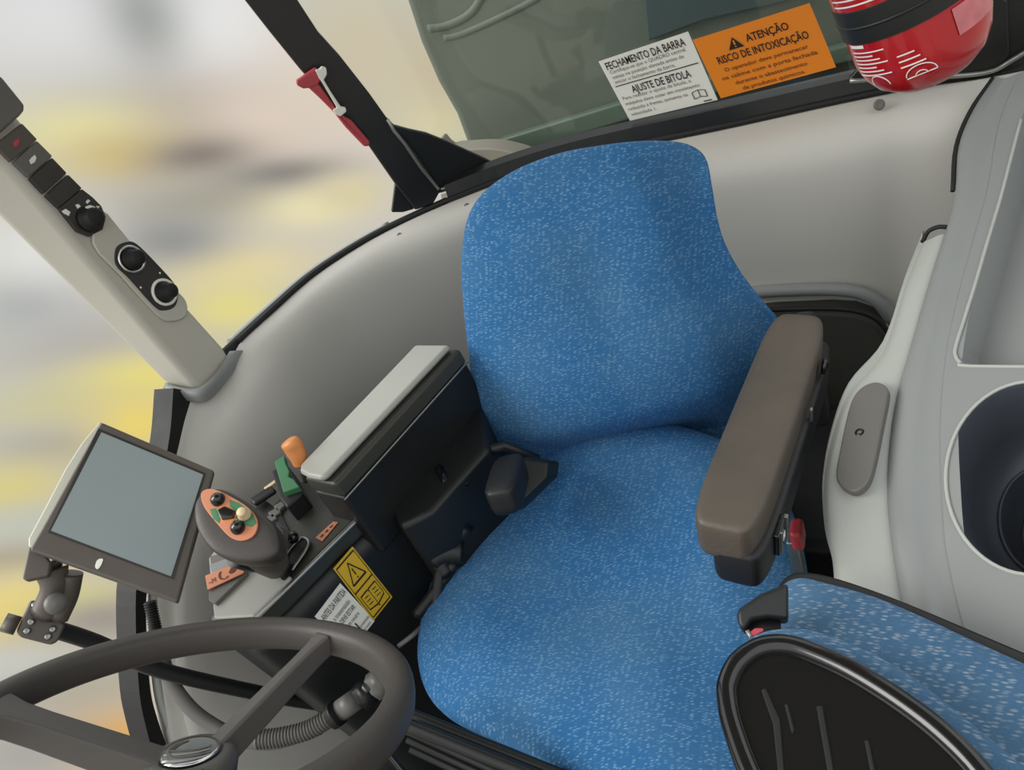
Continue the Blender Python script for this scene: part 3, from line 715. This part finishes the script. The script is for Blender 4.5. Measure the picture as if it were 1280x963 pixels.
bar = tube('mounting_bar', cr([D(60, 784, 1.05), D(120, 804, 1.10), D(200, 838, 1.16), D(320, 866, 1.26), D(400, 880, 1.33), D(440, 884, 1.36)], 6), .012, BLACK, None, 16, label='round black bar running from the monitor clamp behind the steering wheel', cat='bar')

# ================================================================== STEERING WHEEL
WC = V((-.610, .176, .940))+CX*.004-CY*.010; WN = V((.039, .615, .787)).normalized()
WP = Plane(WC, WN)
wa = (X3-WN*X3.dot(WN)).normalized(); wb = WN.cross(wa)
sw_e = empty('steering_wheel', WC-WN*.3, 'dark grey three spoke steering wheel with a silver emblem at its hub', 'steering wheel')
ring = [WC+(wa*math.cos(t)+wb*math.sin(t))*.1975 for t in [2*math.pi*k/120 for k in range(120)]]
def rp(a):
    c, s = math.cos(a), math.sin(a); return (math.copysign(abs(c)**.75, c)*1.18, math.copysign(abs(s)**.75, s)*.95)
tube('rim', ring, .0148, WHEEL, sw_e, 20, closed=True, prof=rp, up0=WN)
HP = Plane(WC-WN*.055, WN); hubc = HP.at(238, 941)
lathe('hub', hubc-WN*.032, WN, [(.02, -.03), (.03, -.02), (.040, 0), (.043, .018), (.042, .027), (.037, .031), (.030, .032), (.029, .030), (0, .030)], WHEELS, sw_e, 48)
em = lathe('emblem', hubc, WN, [(.0275, 0), (.0275, .0018), (.0255, .003), (.0235, .0022), (0, .0024)], CHROME, sw_e, 48)
ea, eb = wa, wb
for k in range(4):
    pts_ = [hubc+WN*.0032+ea*(-.017+.004*k+.014*math.sin(t*2.2))+eb*(-.015+.030*t-.004*k)+ea*(.018*t) for t in [i/8 for i in range(9)]]
    tube('leaf_vein', pts_, lambda t: .0022*(1.05-t)+.0003, STEEL if k % 2 else PAD, em, 8)
tube('leaf_vein', [hubc+WN*.003+(ea*math.cos(t)+eb*math.sin(t))*.0195 for t in [2.5+2.9*k/14 for k in range(15)]], lambda t: .0028*math.sin(t*math.pi)+.0004, PAD, em, 8)
def rimpt(u, v):
    q = WP.at(u, v)-WC; q.normalize(); return WC+q*.19
def spoke(end, w0, w1):
    st_ = hubc-WN*.030; d = (end-st_); L = d.length; d.normalize(); side = d.cross(WN).normalized(); up = side.cross(d)
    rows = []
    for i in range(9):
        t = i/8; c = st_+d*(L*t)+d*.0; w = (w0*(1-t)+w1*t)/2; h = .017*(1-t)+.013*t
        if t > .85: w *= 1+(t-.85)*5
        rows.append([c+side*w+up*h, c-side*w+up*h, c-side*w*.75-up*h, c+side*w*.75-up*h])
    vs = [p for r in rows for p in r]; fs = []
    for i in range(8):
        for j in range(4): l = (j+1) % 4; fs.append([i*4+j, i*4+l, (i+1)*4+l, (i+1)*4+j])
    fs += [[0, 1, 2, 3], [35, 34, 33, 32]]
    mesh('spoke', vs, fs, WHEELS, sw_e, bevel=.004, seg=3)
spoke(rimpt(-16, 892), .034, .028)
spoke(rimpt(412, 800), .024, .014)
spoke(rimpt(200, 1075), .03, .026)
tube('column', [hubc-WN*.04, hubc-WN*.30], .035, BLACK, sw_e, 24)

# ================================================================== HOSES
def hose(name, pts, r, m, label, pitch=None):
    if pitch: P, rf = corrug(pts, r, pitch); return tube(name, P, rf, m, None, 12, label=label, cat='hose')
    return tube(name, cr(pts, 8), r, m, None, 14, label=label, cat='hose')
hose('corrugated_hose', [D(u, v, d) for u, v, d in [(187, 752, 1.22), (192, 775, 1.22), (197, 800, 1.22), (200, 825, 1.21)]], .009, RUB, 'short black corrugated hose beside the door seal below the monitor', .004)
hose('hose', [D(u, v, d) for u, v, d in [(202, 820, 1.2), (210, 845, 1.2), (225, 870, 1.2), (246, 893, 1.2), (275, 912, 1.2), (305, 925, 1.2), (345, 928, 1.2), (400, 910, 1.2)]], .011, PAD, 'smooth dark grey hose curving behind the steering wheel')
hose('corrugated_hose', [D(u, v, d) for u, v, d in [(320, 925, 1.15), (350, 922, 1.15), (385, 913, 1.15), (415, 896, 1.15)]], .013, PAD, 'grey corrugated hose ending in a connector inside the wheel rim', .005)
hc = empty('hose_connector', D(440, 880, 1.15), 'dark threaded hose connector seen through the steering wheel', 'connector')
tube('collar', [D(413, 898, 1.15), D(424, 890, 1.15)], .019, BLACK, hc, 16)
tube('body', [D(422, 891, 1.15), D(450, 871, 1.15)], .016, PAD, hc, 16)
tube('nut', [D(450, 873, 1.15), D(464, 862, 1.15)], .021, BLACK, hc, 6)
tube('nut', [D(466, 860, 1.15), D(484, 846, 1.15)], .022, PAD, hc, 6)
tube('sprocket_ring', [D(456, 862, 1.12), D(459, 859, 1.12)], .007, STEEL, hc, 10)
tube('cable', cr([D(480, 935, 1.0), D(488, 945, 1.0), D(500, 960, 1.0), D(520, 985, 1.0)], 5), .004, BLACKG, None, label='thin black cable dropping in front of the seat rail', cat='cable')
tube('cable', cr([D(498, 808, 1.2), D(515, 795, 1.2), D(530, 780, 1.22), D(540, 760, 1.22)], 5), .004, PAD, None, label='thin grey cable between console and seat', cat='cable')
# metal floor channel in front of the seat
fc = empty('floor_channel', D(560, 940, 1.1), 'black steel channel on the floor in front of the operator seat', 'channel')
for k in range(3):
    tube('flange', [D(505+k*4, 912+k*12, 1.05), D(700, 1000+k*12, 1.0)], .006, FRAME, fc, 8)

# ================================================================== STICKERS ON THE REAR PANE
WG = Plane((0, 1.4, 0), (0, -1, 0))
st = empty('instruction_sticker', WG.at(835, 150), 'white printed instruction sticker on the rear window left of the orange one', 'sticker')
q = [WG.at(748, 77), WG.at(860, 39.5), WG.at(897, 125), WG.at(787.5, 151)]
prism('backing', q, V((0, .001, 0)), PAPER, st)
fn = quadfn(*q, V((0, -.0012, 0)))
g = [text_g('FECHAMENTO DA BARRA', fn, .05, .84, .115, .88, .012), text_g('AJUSTE DE BITOLA', fn, .19, .41, .115, .66, .012)]
g.append(bar_g(fn, .04, .57, .97, .57, .014))
vs, fs = join_geo(g); mesh('lettering', vs, fs, INK, st, smooth=False)
g = [text_g('Certifique-se que o QUADRO central', fn, .06, .77, .055, .84), text_g('esteja na posição elevada antes de', fn, .06, .69, .055, .80), text_g('iniciar o fechamento da barra.', fn, .06, .61, .055, .68),
     text_g('Para realizar o ajuste da bitola, a', fn, .05, .34, .055, .77), text_g('máquina deve estar em movimento', fn, .05, .25, .055, .84), text_g('reduzido à frente, somente na', fn, .05, .16, .055, .68), text_g('velocidade 1.', fn, .05, .07, .055, .30)]
vs, fs = join_geo(g); mesh('small_lettering', vs, fs, INKG, st, smooth=False); g = []
bk = [(.78, .09), (.78, .19), (.85, .21), (.92, .19), (.92, .09), (.85, .11)]
for a, b in zip(bk, bk[1:]+bk[:1]): g.append(bar_g(fn, *a, *b, .012))
g.append(bar_g(fn, .85, .11, .85, .21, .012)); g.append(bar_g(fn, .86, .03, .95, .03, .02))
vs, fs = join_geo(g); mesh('book_pictogram', vs, fs, INKG, st, smooth=False)

st = empty('warning_sticker', WG.at(956, 110), 'orange poisoning risk warning sticker on the rear window', 'sticker')
q = [WG.at(866, 50), WG.at(1012, 4), WG.at(1045, 84), WG.at(901, 123)]
prism('backing', q, V((0, .001, 0)), ORANGE, st)
fn = quadfn(*q, V((0, -.0012, 0)))
g = [text_g('ATENÇÃO', fn, .42, .735, .12, .36, .015), text_g('RISCO DE INTOXICAÇÃO', fn, .12, .53, .12, .78, .015)]
g.append(ngon_g(fn, [(.25, .69), (.385, .69), (.318, .87)]))
vs, fs = join_geo(g); mesh('lettering', vs, fs, INK, st, smooth=False)
fnb = quadfn(*q, V((0, -.0018, 0)))
vs, fs = join_geo([bar_g(fnb, .318, .75, .318, .82, .014), bar_g(fnb, .318, .715, .318, .73, .014)]); mesh('exclamation_mark', vs, fs, ORANGE, st, smooth=False)
g = [text_g('O operador deve permanecer', fn, .50, .39, .065, .72, .004, 'CENTER'), text_g('na cabine com a porta fechada', fn, .50, .27, .065, .82, .004, 'CENTER'), text_g('durante o abastecimento', fn, .49, .15, .065, .62, .004, 'CENTER'), text_g('de produtos químicos.', fn, .49, .04, .065, .54, .004, 'CENTER')]
vs, fs = join_geo(g); mesh('small_lettering', vs, fs, INKB, st, smooth=False)

# ================================================================== OUTSIDE, BEHIND THE PANE
TPn = Plane((0, 1.95, 0), (0, -1, 0))
tk = empty('sprayer_tank', V((-.5, 2.2, 0)), 'large weathered grey green tank behind the rear window', 'tank')
pxprism('tank_body', TPn, [(488, -60), (505, 0), (523, 55), (545, 105), (568, 145), (581, 180), (600, 240), (760, 420), (1300, 300), (1500, -60)], .7, TANK, tk, bevel=.03, seg=3)
pxprism('reflection_strip', TPn, [(590, 192), (632, 168), (780, 122), (900, 88), (1060, 50), (1300, -8), (1300, 18), (1060, 72), (900, 110), (780, 147), (640, 190)], .03, mat('green grey reflection', '5f6d62', .5, noise=.1, nscale=4), tk, off=.03, bevel=.008)  # greenish reflection low in the pane, built as a lighter coloured strip
pxprism('side_panel', TPn, [(790, -60), (808, 0), (812, 48), (880, 22), (1000, -5), (1000, -60)], .02, mat('blue grey panel', '4d5a5c', .5, noise=.15, nscale=4), tk, off=.02, bevel=.004)
tube('tank_rib', cr([TPn.at(u, v, -.01) for u, v in [(535, 36), (560, 32), (590, 15), (610, -20)]], 6), .015, TANK, tk)
tube('tank_rib', cr([TPn.at(u, v, -.008) for u, v in [(555, 48), (580, 42), (650, 10), (700, -20)]], 6), .012, TANK, tk)
pxprism('lower_body', TPn, [(640, 192), (780, 149), (900, 112), (1060, 74), (1300, 20), (1300, 200), (700, 330)], .03, mat('dark lower tank', '3b3a36', .6, noise=.15), tk, off=.012)
MG = Plane((0, 1.75, 0), (0, -1, 0))
mg = pxprism('mudguard', MG, cr2([(560, 190), (583, 187), (615, 186), (645, 192), (670, 202), (690, 218), (720, 560), (680, 640), (600, 520), (545, 205)], 4), .06, MUD, None, bevel=.03, seg=4, label='rounded pinkish grey mudguard outside below the tank edge', cat='mudguard')

# ================================================================== FIRE EXTINGUISHER
XB = D(1150, 40, .80); XT = D(1098, -110, .745)
xa = (XT-XB).normalized(); ex = empty('fire_extinguisher', XB, 'red fire extinguisher with black band hanging at the rear left corner', 'fire extinguisher')
Rx = .0665
lathe('cylinder', XB-xa*.0, xa, [(0, -.052), (.02, -.051), (.04, -.045), (.054, -.033), (.062, -.018), (Rx, .0), (Rx, .06), (Rx, .25), (.055, .275), (.03, .29), (.015, .30)], RED, ex, 56)
lathe('black_band', XB, xa, [(Rx, .030), (Rx+.0015, .0305), (Rx+.0015, .0645), (Rx, .065)], BLACK, ex, 56)
tube('valve', [XB+xa*.29, XB+xa*.33], .014, STEEL, ex)
tx = (CAM-XB); tx = (tx-xa*tx.dot(xa)).normalized(); ty = xa.cross(tx)
tube('mounting_bracket', [XB+xa*.12-tx*.06, XB+xa*.12-tx*.16+V((.03, .06, 0)), V((.13, 1.345, 1.06))], .012, BLACK, ex)
tube('mounting_strap', [XB+xa*.0475+(tx*math.cos(t)+ty*math.sin(t))*(Rx+.001) for t in [2*math.pi*k/40 for k in range(40)]], .002, BLACK, ex, 6, closed=True)
if ty.dot(CX) < 0: ty = -ty
def wrap(m, name, cells, r=Rx+.0008):
    vs = []; fs = []
    for a0, a1, h0, h1 in cells:
        n = 10; b0 = len(vs)
        for i in range(n+1):
            a = math.radians(a0+(a1-a0)*i/n); d = tx*math.cos(a)+ty*math.sin(a)
            vs += [XB+xa*h0+d*r, XB+xa*h1+d*r]
        fs += [[b0+2*i, b0+2*i+1, b0+2*i+3, b0+2*i+2] for i in range(n)]
    return mesh(name, vs, fs, m, ex)
cells = []
for k in range(5): cells.append((-68, -18-5*(k % 3), .070+.0062*k, .0717+.0062*k))
for k in range(7): cells.append((-66, -30-6*(k % 3), -.006+.0043*k, -.0046+.0043*k))
cells.append((-66, -48, .0255, .029))
for k in range(3): cells.append((-22, -2-3*k, -.005+.0062*k-.0, -.0035+.0062*k))
wrap(WHITE, 'printed_text', cells[:5]); wrap(WHITE, 'printed_text', cells[5:13]); wrap(WHITE, 'printed_text', cells[13:])
wrap(mat('scuffed clear label', 'c9757a', .3, noise=.35, nscale=60), 'clear_label', [(26, 68, .0, .027)], Rx+.0012)
def curv(a, h): 
    a = math.radians(a); r = Rx+.001 if h > -.002 else .0675-.001
    rad = Rx if h > 0 else Rx-(-h/.018)*.0045
    return XB+xa*h+(tx*math.cos(a)+ty*math.sin(a))*(rad+.0012)
arcp = [curv(-9+13*math.cos(t), -.0195+.012*math.sin(t)) for t in [math.pi*k/14 for k in range(15)]]
tube('printed_symbol', arcp+[arcp[0]], .0006, WHITE, ex, 6)
tube('printed_symbol', [curv(-9+5*math.cos(t), -.0195+.005*math.sin(t)) for t in [math.pi*k/10 for k in range(11)]], .0005, WHITE, ex, 6)
tube('printed_symbol', [curv(-48+10*math.cos(t), -.0195+.012*math.sin(t)) for t in [math.pi*k/14 for k in range(15)]], .0006, WHITE, ex, 6)
# bracket and rear left post
XPn = Plane((0, 1.37, 0), (0, -1, 0))
rp_ = empty('corner_post', V((.2, 1.38, .86)), 'black steel post at the rear left corner behind the fire extinguisher', 'cab post')
pxprism('upright', XPn, [(1195, -40), (1210, 20), (1232, 60), (1243, 96), (1300, 90), (1340, -40)], .05, FRAME, rp_, bevel=.008)
pxprism('gusset', XPn, [(1060, 99), (1075, 82), (1120, 30), (1200, -30), (1260, 0), (1262, 70), (1240, 92), (1195, 92), (1120, 104)], .012, FRAME, rp_, off=.004, bevel=.003)
tube('weld_seam', cr([XPn.at(u, v, .008) for u, v in [(1062, 99), (1110, 96), (1200, 92), (1240, 86), (1262, 74), (1285, 60)]], 4), .004, STEEL, rp_)

# ================================================================== SIDE MOULDING WITH TRAY AND CUP HOLDER (view right)
TO = D(1215, 457, .91); TN = V((-.22, -.24, 1)).normalized(); TT = Plane(TO, TN)
sc_ = empty('left_console', TT.at(1200, 600)-Z3*.6, 'grey moulded side console with recessed tray and round cup holder', 'console')
sho = [(1262, 96), (1243, 140), (1232, 180), (1222, 240), (1205, 300), (1188, 360), (1172, 430), (1164, 490), (1161, 550), (1162, 610), (1166, 680), (1178, 745), (1192, 800)]
sea = [(1243, 99), (1215, 140), (1197, 185), (1193, 240), (1181, 292), (1160, 360), (1138, 436), (1120, 500), (1111, 560), (1109, 615), (1113, 670), (1125, 742), (1135, 800)]
shp = [TT.at(u, v) for u, v in sho]
def dep(p): return (p-CAM).dot(FW)
sdp = [dep(p) for p in shp]
seap = [D(u, v, d+.028) for (u, v), d in zip(sea, sdp)]
midp = [D((a[0]+b[0])/2, (a[1]+b[1])/2, d+.006) for a, b, d in zip(sho, sea, sdp)]
und = [p+V((.004, 0, -.05)) for p in seap]
inn_ = [p+V((.03, .004, .006)) for p in shp]
vs, fs = grid_g(smoothgrid([und, seap, midp, shp, inn_], 4, 5))
mesh('shoulder', vs, fs, GREYM, sc_)
# top with holes (true openings)
cup_c = TT.at(1290, 592); CR_ = (TT.at(1183, 580)-cup_c).length
outer = cr([p+V((.012, .0, .002)) for p in shp], 3)
outer = [TT.o+(p-TT.o)-TT.n*((p-TT.o).dot(TT.n)) for p in outer]
outer += [TT.at(1260, 830), TT.at(1460, 830), TT.at(1520, 500), TT.at(1480, 90)]
tray = [TT.at(u, v) for u, v in [(1276, 150), (1263, 200), (1250, 250), (1235, 300), (1219, 355), (1205, 400), (1195, 432), (1194, 444), (1200, 453), (1214, 458), (1300, 459), (1400, 459), (1400, 120), (1290, 112)]]
cax = (X3-TN*X3.dot(TN)).normalized(); cay = TN.cross(cax)
cup = [TT.at(1291+109*math.cos(t), 598-121*math.sin(t)) for t in [2*math.pi*k/64 for k in range(64)]]
cup_c = TT.at(1291, 598)
loops = [outer, tray, cup]
tri = geometry.tessellate_polygon(loops)
flat = [p for l in loops for p in l]
mesh('top_panel', flat, [list(t) for t in tri], GREYM, sc_, smooth=False)
tb = [p-TN*.045+V((.012, 0, 0)) for p in tray]
cxx = sum(tb, V((0, 0, 0)))/len(tb); tb = [cxx+(p-cxx)*.94 for p in tb]
n = len(tray); vs = tray+tb; fs = [[i, (i+1) % n, n+(i+1) % n, n+i] for i in range(n)]+[list(range(n, 2*n))]
mesh('tray', vs, fs, GREYM, sc_, smooth=False)
tube('tray_rim', cr(tray[:10]+[tray[11]], 3), .0022, GREYL, sc_, 10)
# cup holder bowl
prof_c = [(1, 0), (.97, -.004), (.93, -.03), (.86, -.075), (.80, -.10), (.62, -.108), (.58, -.112), (.56, -.14), (.40, -.15), (.38, -.165), (.0, -.168)]
vs = []; fs = []; S_ = 64
for r, h in prof_c:
    for k in range(S_):
        t = 2*math.pi*k/S_; vs.append(cup_c+(cup[k]-cup_c)*max(r, .005)+TN*h)
for i in range(len(prof_c)-1):
    for k in range(S_): l = (k+1) % S_; fs.append([i*S_+k, i*S_+l, (i+1)*S_+l, (i+1)*S_+k])
mesh('cup_holder', vs, fs, mat('dark blue grey cup plastic', '43484f', .4, noise=.04), sc_)
tube('cup_rim', [p for p in cup], .002, GREYL, sc_, 10, closed=True)
for r, h in ((.60, -.107), (.39, -.149)):
    tube('cup_rim', [cup_c+(q_-cup_c)*r+TN*h for q_ in cup], .002, mat('dark blue grey cup plastic', '43484f'), sc_, 8, closed=True)
# light arch trim with the charcoal pad
lef = [None, None, None, None, (1153, 303), (1131, 360), (1104, 440), (1062, 492), (1040, 552), (1030, 612), (1033, 668), (1043, 712), (1046, 780)]
idx = list(range(4, 13))
lp_ = [D(lef[i][0], lef[i][1], sdp[i]+.062) for i in idx]
lm = [D(lef[i][0]*.72+sea[i][0]*.28, lef[i][1]*.72+sea[i][1]*.28, sdp[i]+.042) for i in idx]
ld = [D(lef[i][0]+3, lef[i][1], sdp[i]+.10) for i in idx]; ld2 = [p-Z3*.3 for p in ld]
lr = [seap[i]+(CAM-seap[i])*.002-V((0, 0, .001)) for i in idx]; lr2 = [p+V((.01, 0, -.02)) for p in lr]
vs, fs = grid_g(smoothgrid([ld2, ld, lp_, lm, lr, lr2], 5, 4))
arch = mesh('arch_trim', vs, fs, GREYL, None, label='pale grey arched trim panel with a charcoal pad beside the armrest', cat='trim panel')
P1, P2, P3 = D(1098, 488, sdp[7]+.035), D(1072, 600, sdp[9]+.036), D(1056, 560, sdp[8]+.044)
AP = Plane((P1+P2)/2+(CAM-P1)*.006, (P2-P1).cross(P3-P1))
pad = pxprism('trim_pad', AP, cr2([(1076, 488), (1088, 481), (1100, 480), (1110, 487), (1110, 500), (1104, 530), (1096, 570), (1088, 600), (1078, 613), (1066, 617), (1052, 610), (1046, 596), (1050, 570), (1058, 530), (1066, 502)], 4), .012, PAD, None, off=.004, bevel=.003, seg=3, label='charcoal oblong pad with a centre screw on the pale arched trim', cat='pad')
arch_o = arch
s = lathe('screw_recess', AP.at(1076, 543, .0035), AP.n, [(.0055, 0), (.0055, .0012), (.003, .0012), (.0028, -.0)], BLACKG, pad, 16)
s.location = s.location - V((0, 0, 0))
tube('trim_7', cr([p+V((-.002, 0, .002)) for p in seap[:4]], 5), .003, RUB, kind='structure')
tube('trim_8', cr([D(u, v, d) for u, v, d in [(1153, 303, sdp[4]+.055), (1160, 290, sdp[4]+.045), (1172, 284, sdp[4]+.035), (1184, 284, sdp[4]+.03)]], 5), .003, RUB, kind='structure')
# dark box under the rear moulding, right of the seat
BX = Plane((0, 1.21, 0), (0, -1, 0))
pxprism('belt_housing', BX, [(900, 398), (970, 393), (1040, 392), (1070, 395), (1092, 404), (1108, 425), (1130, 560), (1100, 760), (860, 760)], .1, mat('dark olive grey plastic', '45453f', .6, noise=.06), None, bevel=.008, label='dark grey housing behind the big armrest under the rear moulding', cat='housing')
tube('trim_9', cr([BX.at(u, v, .002) for u, v in [(940, 388), (975, 386), (1040, 385), (1075, 389), (1098, 400), (1113, 420)]], 5), .005, RUB, kind='structure')
tube('trim_10', cr([BX.at(u, v, -.03) for u, v in [(930, 378), (975, 375), (1040, 374), (1080, 380), (1105, 396), (1118, 414)]], 5), .012, GREYM, kind='structure')
box('floor_box', (-.17, .98, .2), (.14, .34, .36), BLACK, None, bevel=.02, label='black box low between the operator seat and the pale arched trim', cat='box')

# ================================================================== INSTRUCTOR SEAT (folded)
ins = empty('instructor_seat', V((.0, .33, .35)), 'folded instructor seat with glossy black shell and grey blue fabric in the foreground', 'seat')
H = lambda z: Plane((0, 0, z), (0, 0, 1))
P8 = H(.86)
shell = cr2([(906, 872), (908, 850), (922, 825), (948, 808), (980, 805), (1012, 814), (1065, 838), (1125, 875), (1180, 917), (1230, 968), (1270, 1030), (1240, 1120), (1120, 1150), (1010, 1100), (945, 990), (915, 915)], 5)
o_ = P8.at(1050, 930)
def loc(pln, pts, o): return [((pln.at(u, v)-o).x, (pln.at(u, v)-o).y) for u, v in pts]
sl = loc(P8, shell, o_)
def srel(a, b):
    return 0
cushion('back_shell', o_-Z3*.008, X3, Y3, Z3, sl, .010, .016, BLACKG, ins, ex=9, rings=18)
# raised rounded rim of the shell
rim3 = [o_+V((a*.975, b*.975, .001)) for a, b in sl]
tube('shell_rim', rim3, .0085, BLACKG, ins, 12, closed=True)
for q in [[(951, 862), (957, 860), (975, 900), (980, 963), (972, 963), (966, 905)], [(980, 880), (985, 880), (993, 912), (990, 918)], [(1020, 882), (1028, 882), (1042, 963), (1034, 963)], [(1080, 925), (1086, 925), (1096, 975), (1090, 975)]]:
    pxprism('shell_groove', H(.8635), q, .004, RUB, ins, bevel=.001)
# pad of the folded back, under the shell
pad_px = cr2([(908, 850), (925, 812), (955, 794), (985, 790), (1020, 793), (1080, 815), (1140, 850), (1210, 905), (1270, 955), (1330, 1010), (1300, 1150), (1050, 1180), (940, 1040), (930, 940)], 5)
o2_ = H(.83).at(1080, 930)
cushion('back_pad', o2_, X3, Y3, Z3, loc(H(.83), pad_px, o2_), .018, .03, FAB2, ins, ex=3.2, rings=16)
cpx2 = cr2([(972, 790), (972, 755), (980, 735), (1000, 727), (1030, 733), (1090, 750), (1150, 775), (1220, 808), (1300, 845), (1420, 905), (1450, 1050), (1300, 1150), (1000, 1100), (960, 900)], 5)
o3_ = H(.760).at(1130, 850)
cushion('seat_pad', o3_, X3, Y3, Z3, loc(H(.760), cpx2, o3_), .024, .05, FAB2, ins, ex=3, rings=16)
# black pan edge behind the seat pad
pan = cr2([(950, 800), (968, 745), (985, 722), (1005, 718), (1040, 724), (1100, 744), (1160, 768), (1230, 798), (1300, 828), (1440, 890), (1470, 1080), (1300, 1180), (1000, 1120)], 5)
o4_ = H(.758).at(1130, 850)
cushion('seat_pan', o4_, X3, Y3, Z3, loc(H(.758), pan, o4_), .008, .03, BLACK, ins, ex=6, rings=10)
prof_e = [H(.78).at(u, v) for u, v in [(985, 722), (1005, 718), (1040, 724), (1100, 744), (1160, 768), (1230, 798), (1300, 828)]]
hin = bpy.data.objects.new('hinge', None); COL.objects.link(hin); hin.parent = ins; hl = D(950, 765, .68); hin.location = hl-ins.location
HPn = Plane(hl, CAM-hl+V((0, 0, .3)))
pxprism('cover', HPn, [(921, 768), (924, 760), (950, 742), (985, 728), (985, 775), (960, 772), (940, 775), (930, 790), (922, 780)], .03, BLACK, hin, bevel=.006, seg=3)
pxprism('inner_block', HPn, [(935, 768), (975, 770), (975, 800), (935, 800)], .03, RUB, hin, off=-.012)
pxprism('red_tab', HPn, [(936, 792), (944, 786), (954, 786), (955, 790), (946, 795), (938, 798)], .006, REDP, hin, off=.003, bevel=.001)
pxprism('latch', HPn, [(932, 790), (936, 788), (942, 800), (938, 803)], .006, STEEL, hin, off=.004)
box('pedestal', V((.06, .36, .32)), (.22, .26, .62), BLACK, ins, bevel=.03)

# ================================================================== LIGHT
w = bpy.data.worlds.new('world'); SC.world = w; w.use_nodes = True; nt = w.node_tree; L = nt.links; bg = nt.nodes['Background']
tc = nt.nodes.new('ShaderNodeTexCoord'); D0 = tc.outputs['Generated']
# out-of-focus yard around the cab: soft blobs of colour in world directions over a neutral haze
blobs = [((640, -300), (230, 232, 234), 500, 300), ((60, 20), (222, 222, 222), 150, 60), ((260, 60), (235, 236, 236), 90, 70), ((180, 20), (165, 168, 165), 40, 60), ((230, 150), (172, 163, 154), 110, 50), ((90, 165), (228, 222, 168), 80, 32), ((150, 195), (212, 192, 132), 70, 28),
         ((330, 160), (220, 205, 190), 80, 60), ((250, 195), (140, 130, 122), 60, 22), ((270, 250), (170, 165, 150), 120, 28), ((30, 320), (235, 235, 232), 70, 50), ((10, 390), (160, 165, 172), 60, 30), ((300, 335), (226, 212, 165), 90, 30), ((215, 300), (150, 150, 148), 60, 30), ((390, 260), (232, 222, 180), 60, 26), ((360, 215), (140, 136, 130), 70, 16), ((440, 240), (215, 205, 165), 40, 22),
         ((80, 440), (172, 168, 168), 110, 35), ((290, 385), (226, 215, 140), 60, 30), ((180, 470), (230, 218, 130), 90, 28), ((40, 510), (205, 198, 140), 80, 25), ((60, 560), (165, 160, 150), 90, 22), ((170, 530), (235, 212, 110), 50, 40), ((0, 610), (222, 205, 110), 60, 30), ((40, 660), (190, 195, 180), 60, 20), ((10, 700), (160, 152, 140), 60, 16), ((20, 760), (240, 218, 120), 60, 36), ((110, 755), (222, 218, 150), 40, 20),
         ((130, 775), (160, 152, 142), 70, 28), ((20, 835), (205, 205, 198), 70, 20), ((110, 860), (178, 172, 155), 80, 30), ((150, 920), (224, 172, 90), 60, 26), ((40, 940), (170, 168, 162), 60, 30), ((450, 60), (226, 208, 186), 80, 90), ((545, 150), (240, 226, 188), 50, 40), ((550, 90), (225, 205, 180), 50, 50), ((-200, 400), (200, 200, 190), 150, 200)]
prev = None
base = nt.nodes.new('ShaderNodeRGB'); base.outputs[0].default_value = srgb((.76, .74, .70)); prev = base.outputs[0]
def math_(op, a, b=None):
    n = nt.nodes.new('ShaderNodeMath'); n.operation = op
    for i, x in enumerate((a, b)):
        if x is None: continue
        if isinstance(x, (int, float)): n.inputs[i].default_value = x
        else: L.new(x, n.inputs[i])
    return n.outputs[0]
for (u, v), c, sx, sy in blobs:
    d = ray(u, v).normalized(); ax_ = (ray(u+10, v-1)-ray(u, v)); ax_ = (ax_-d*ax_.dot(d)).normalized(); ay_ = d.cross(ax_)
    fx, fy = f_/(sx*1.05), f_/(sy*1.05)
    outs = []
    for vec, k in ((ax_, fx), (ay_, fy)):
        n = nt.nodes.new('ShaderNodeVectorMath'); n.operation = 'DOT_PRODUCT'; n.inputs[1].default_value = vec*k; L.new(D0, n.inputs[0]); outs.append(math_('MULTIPLY', n.outputs['Value'], n.outputs['Value']))
    n = nt.nodes.new('ShaderNodeVectorMath'); n.operation = 'DOT_PRODUCT'; n.inputs[1].default_value = d; L.new(D0, n.inputs[0]); fr = math_('GREATER_THAN', n.outputs['Value'], 0)
    e_ = math_('MULTIPLY', math_('POWER', 2.71828, math_('MULTIPLY', math_('ADD', outs[0], outs[1]), -1.0)), fr)
    mx = nt.nodes.new('ShaderNodeMix'); mx.data_type = 'RGBA'; L.new(e_, mx.inputs['Factor']); L.new(prev, mx.inputs['A']); mx.inputs['B'].default_value = srgb(tuple(x/255 for x in c)); prev = mx.outputs['Result']
sp_ = nt.nodes.new('ShaderNodeSeparateXYZ'); L.new(D0, sp_.inputs[0])
mr_ = nt.nodes.new('ShaderNodeMapRange'); mr_.inputs['From Min'].default_value = .06; mr_.inputs['From Max'].default_value = .4; L.new(sp_.outputs['Z'], mr_.inputs['Value'])
mx = nt.nodes.new('ShaderNodeMix'); mx.data_type = 'RGBA'; L.new(mr_.outputs[0], mx.inputs['Factor']); L.new(prev, mx.inputs['A']); mx.inputs['B'].default_value = (1.25, 1.28, 1.32, 1); prev = mx.outputs['Result']
L.new(prev, bg.inputs['Color']); bg.inputs['Strength'].default_value = 1.0
sun = bpy.data.lights.new('sun', 'SUN'); so = bpy.data.objects.new('sun', sun); COL.objects.link(so)
sun.energy = 2.4; sun.angle = math.radians(38); sun.color = (1, .98, .94)
so.rotation_euler = V((.75, .38, -.62)).to_track_quat('-Z', 'Y').to_euler()
vsn = SC.view_settings; vsn.view_transform = 'Standard'; vsn.look = 'None'; vsn.gamma = 1; vsn.exposure = 0.0; vsn.use_curve_mapping = False
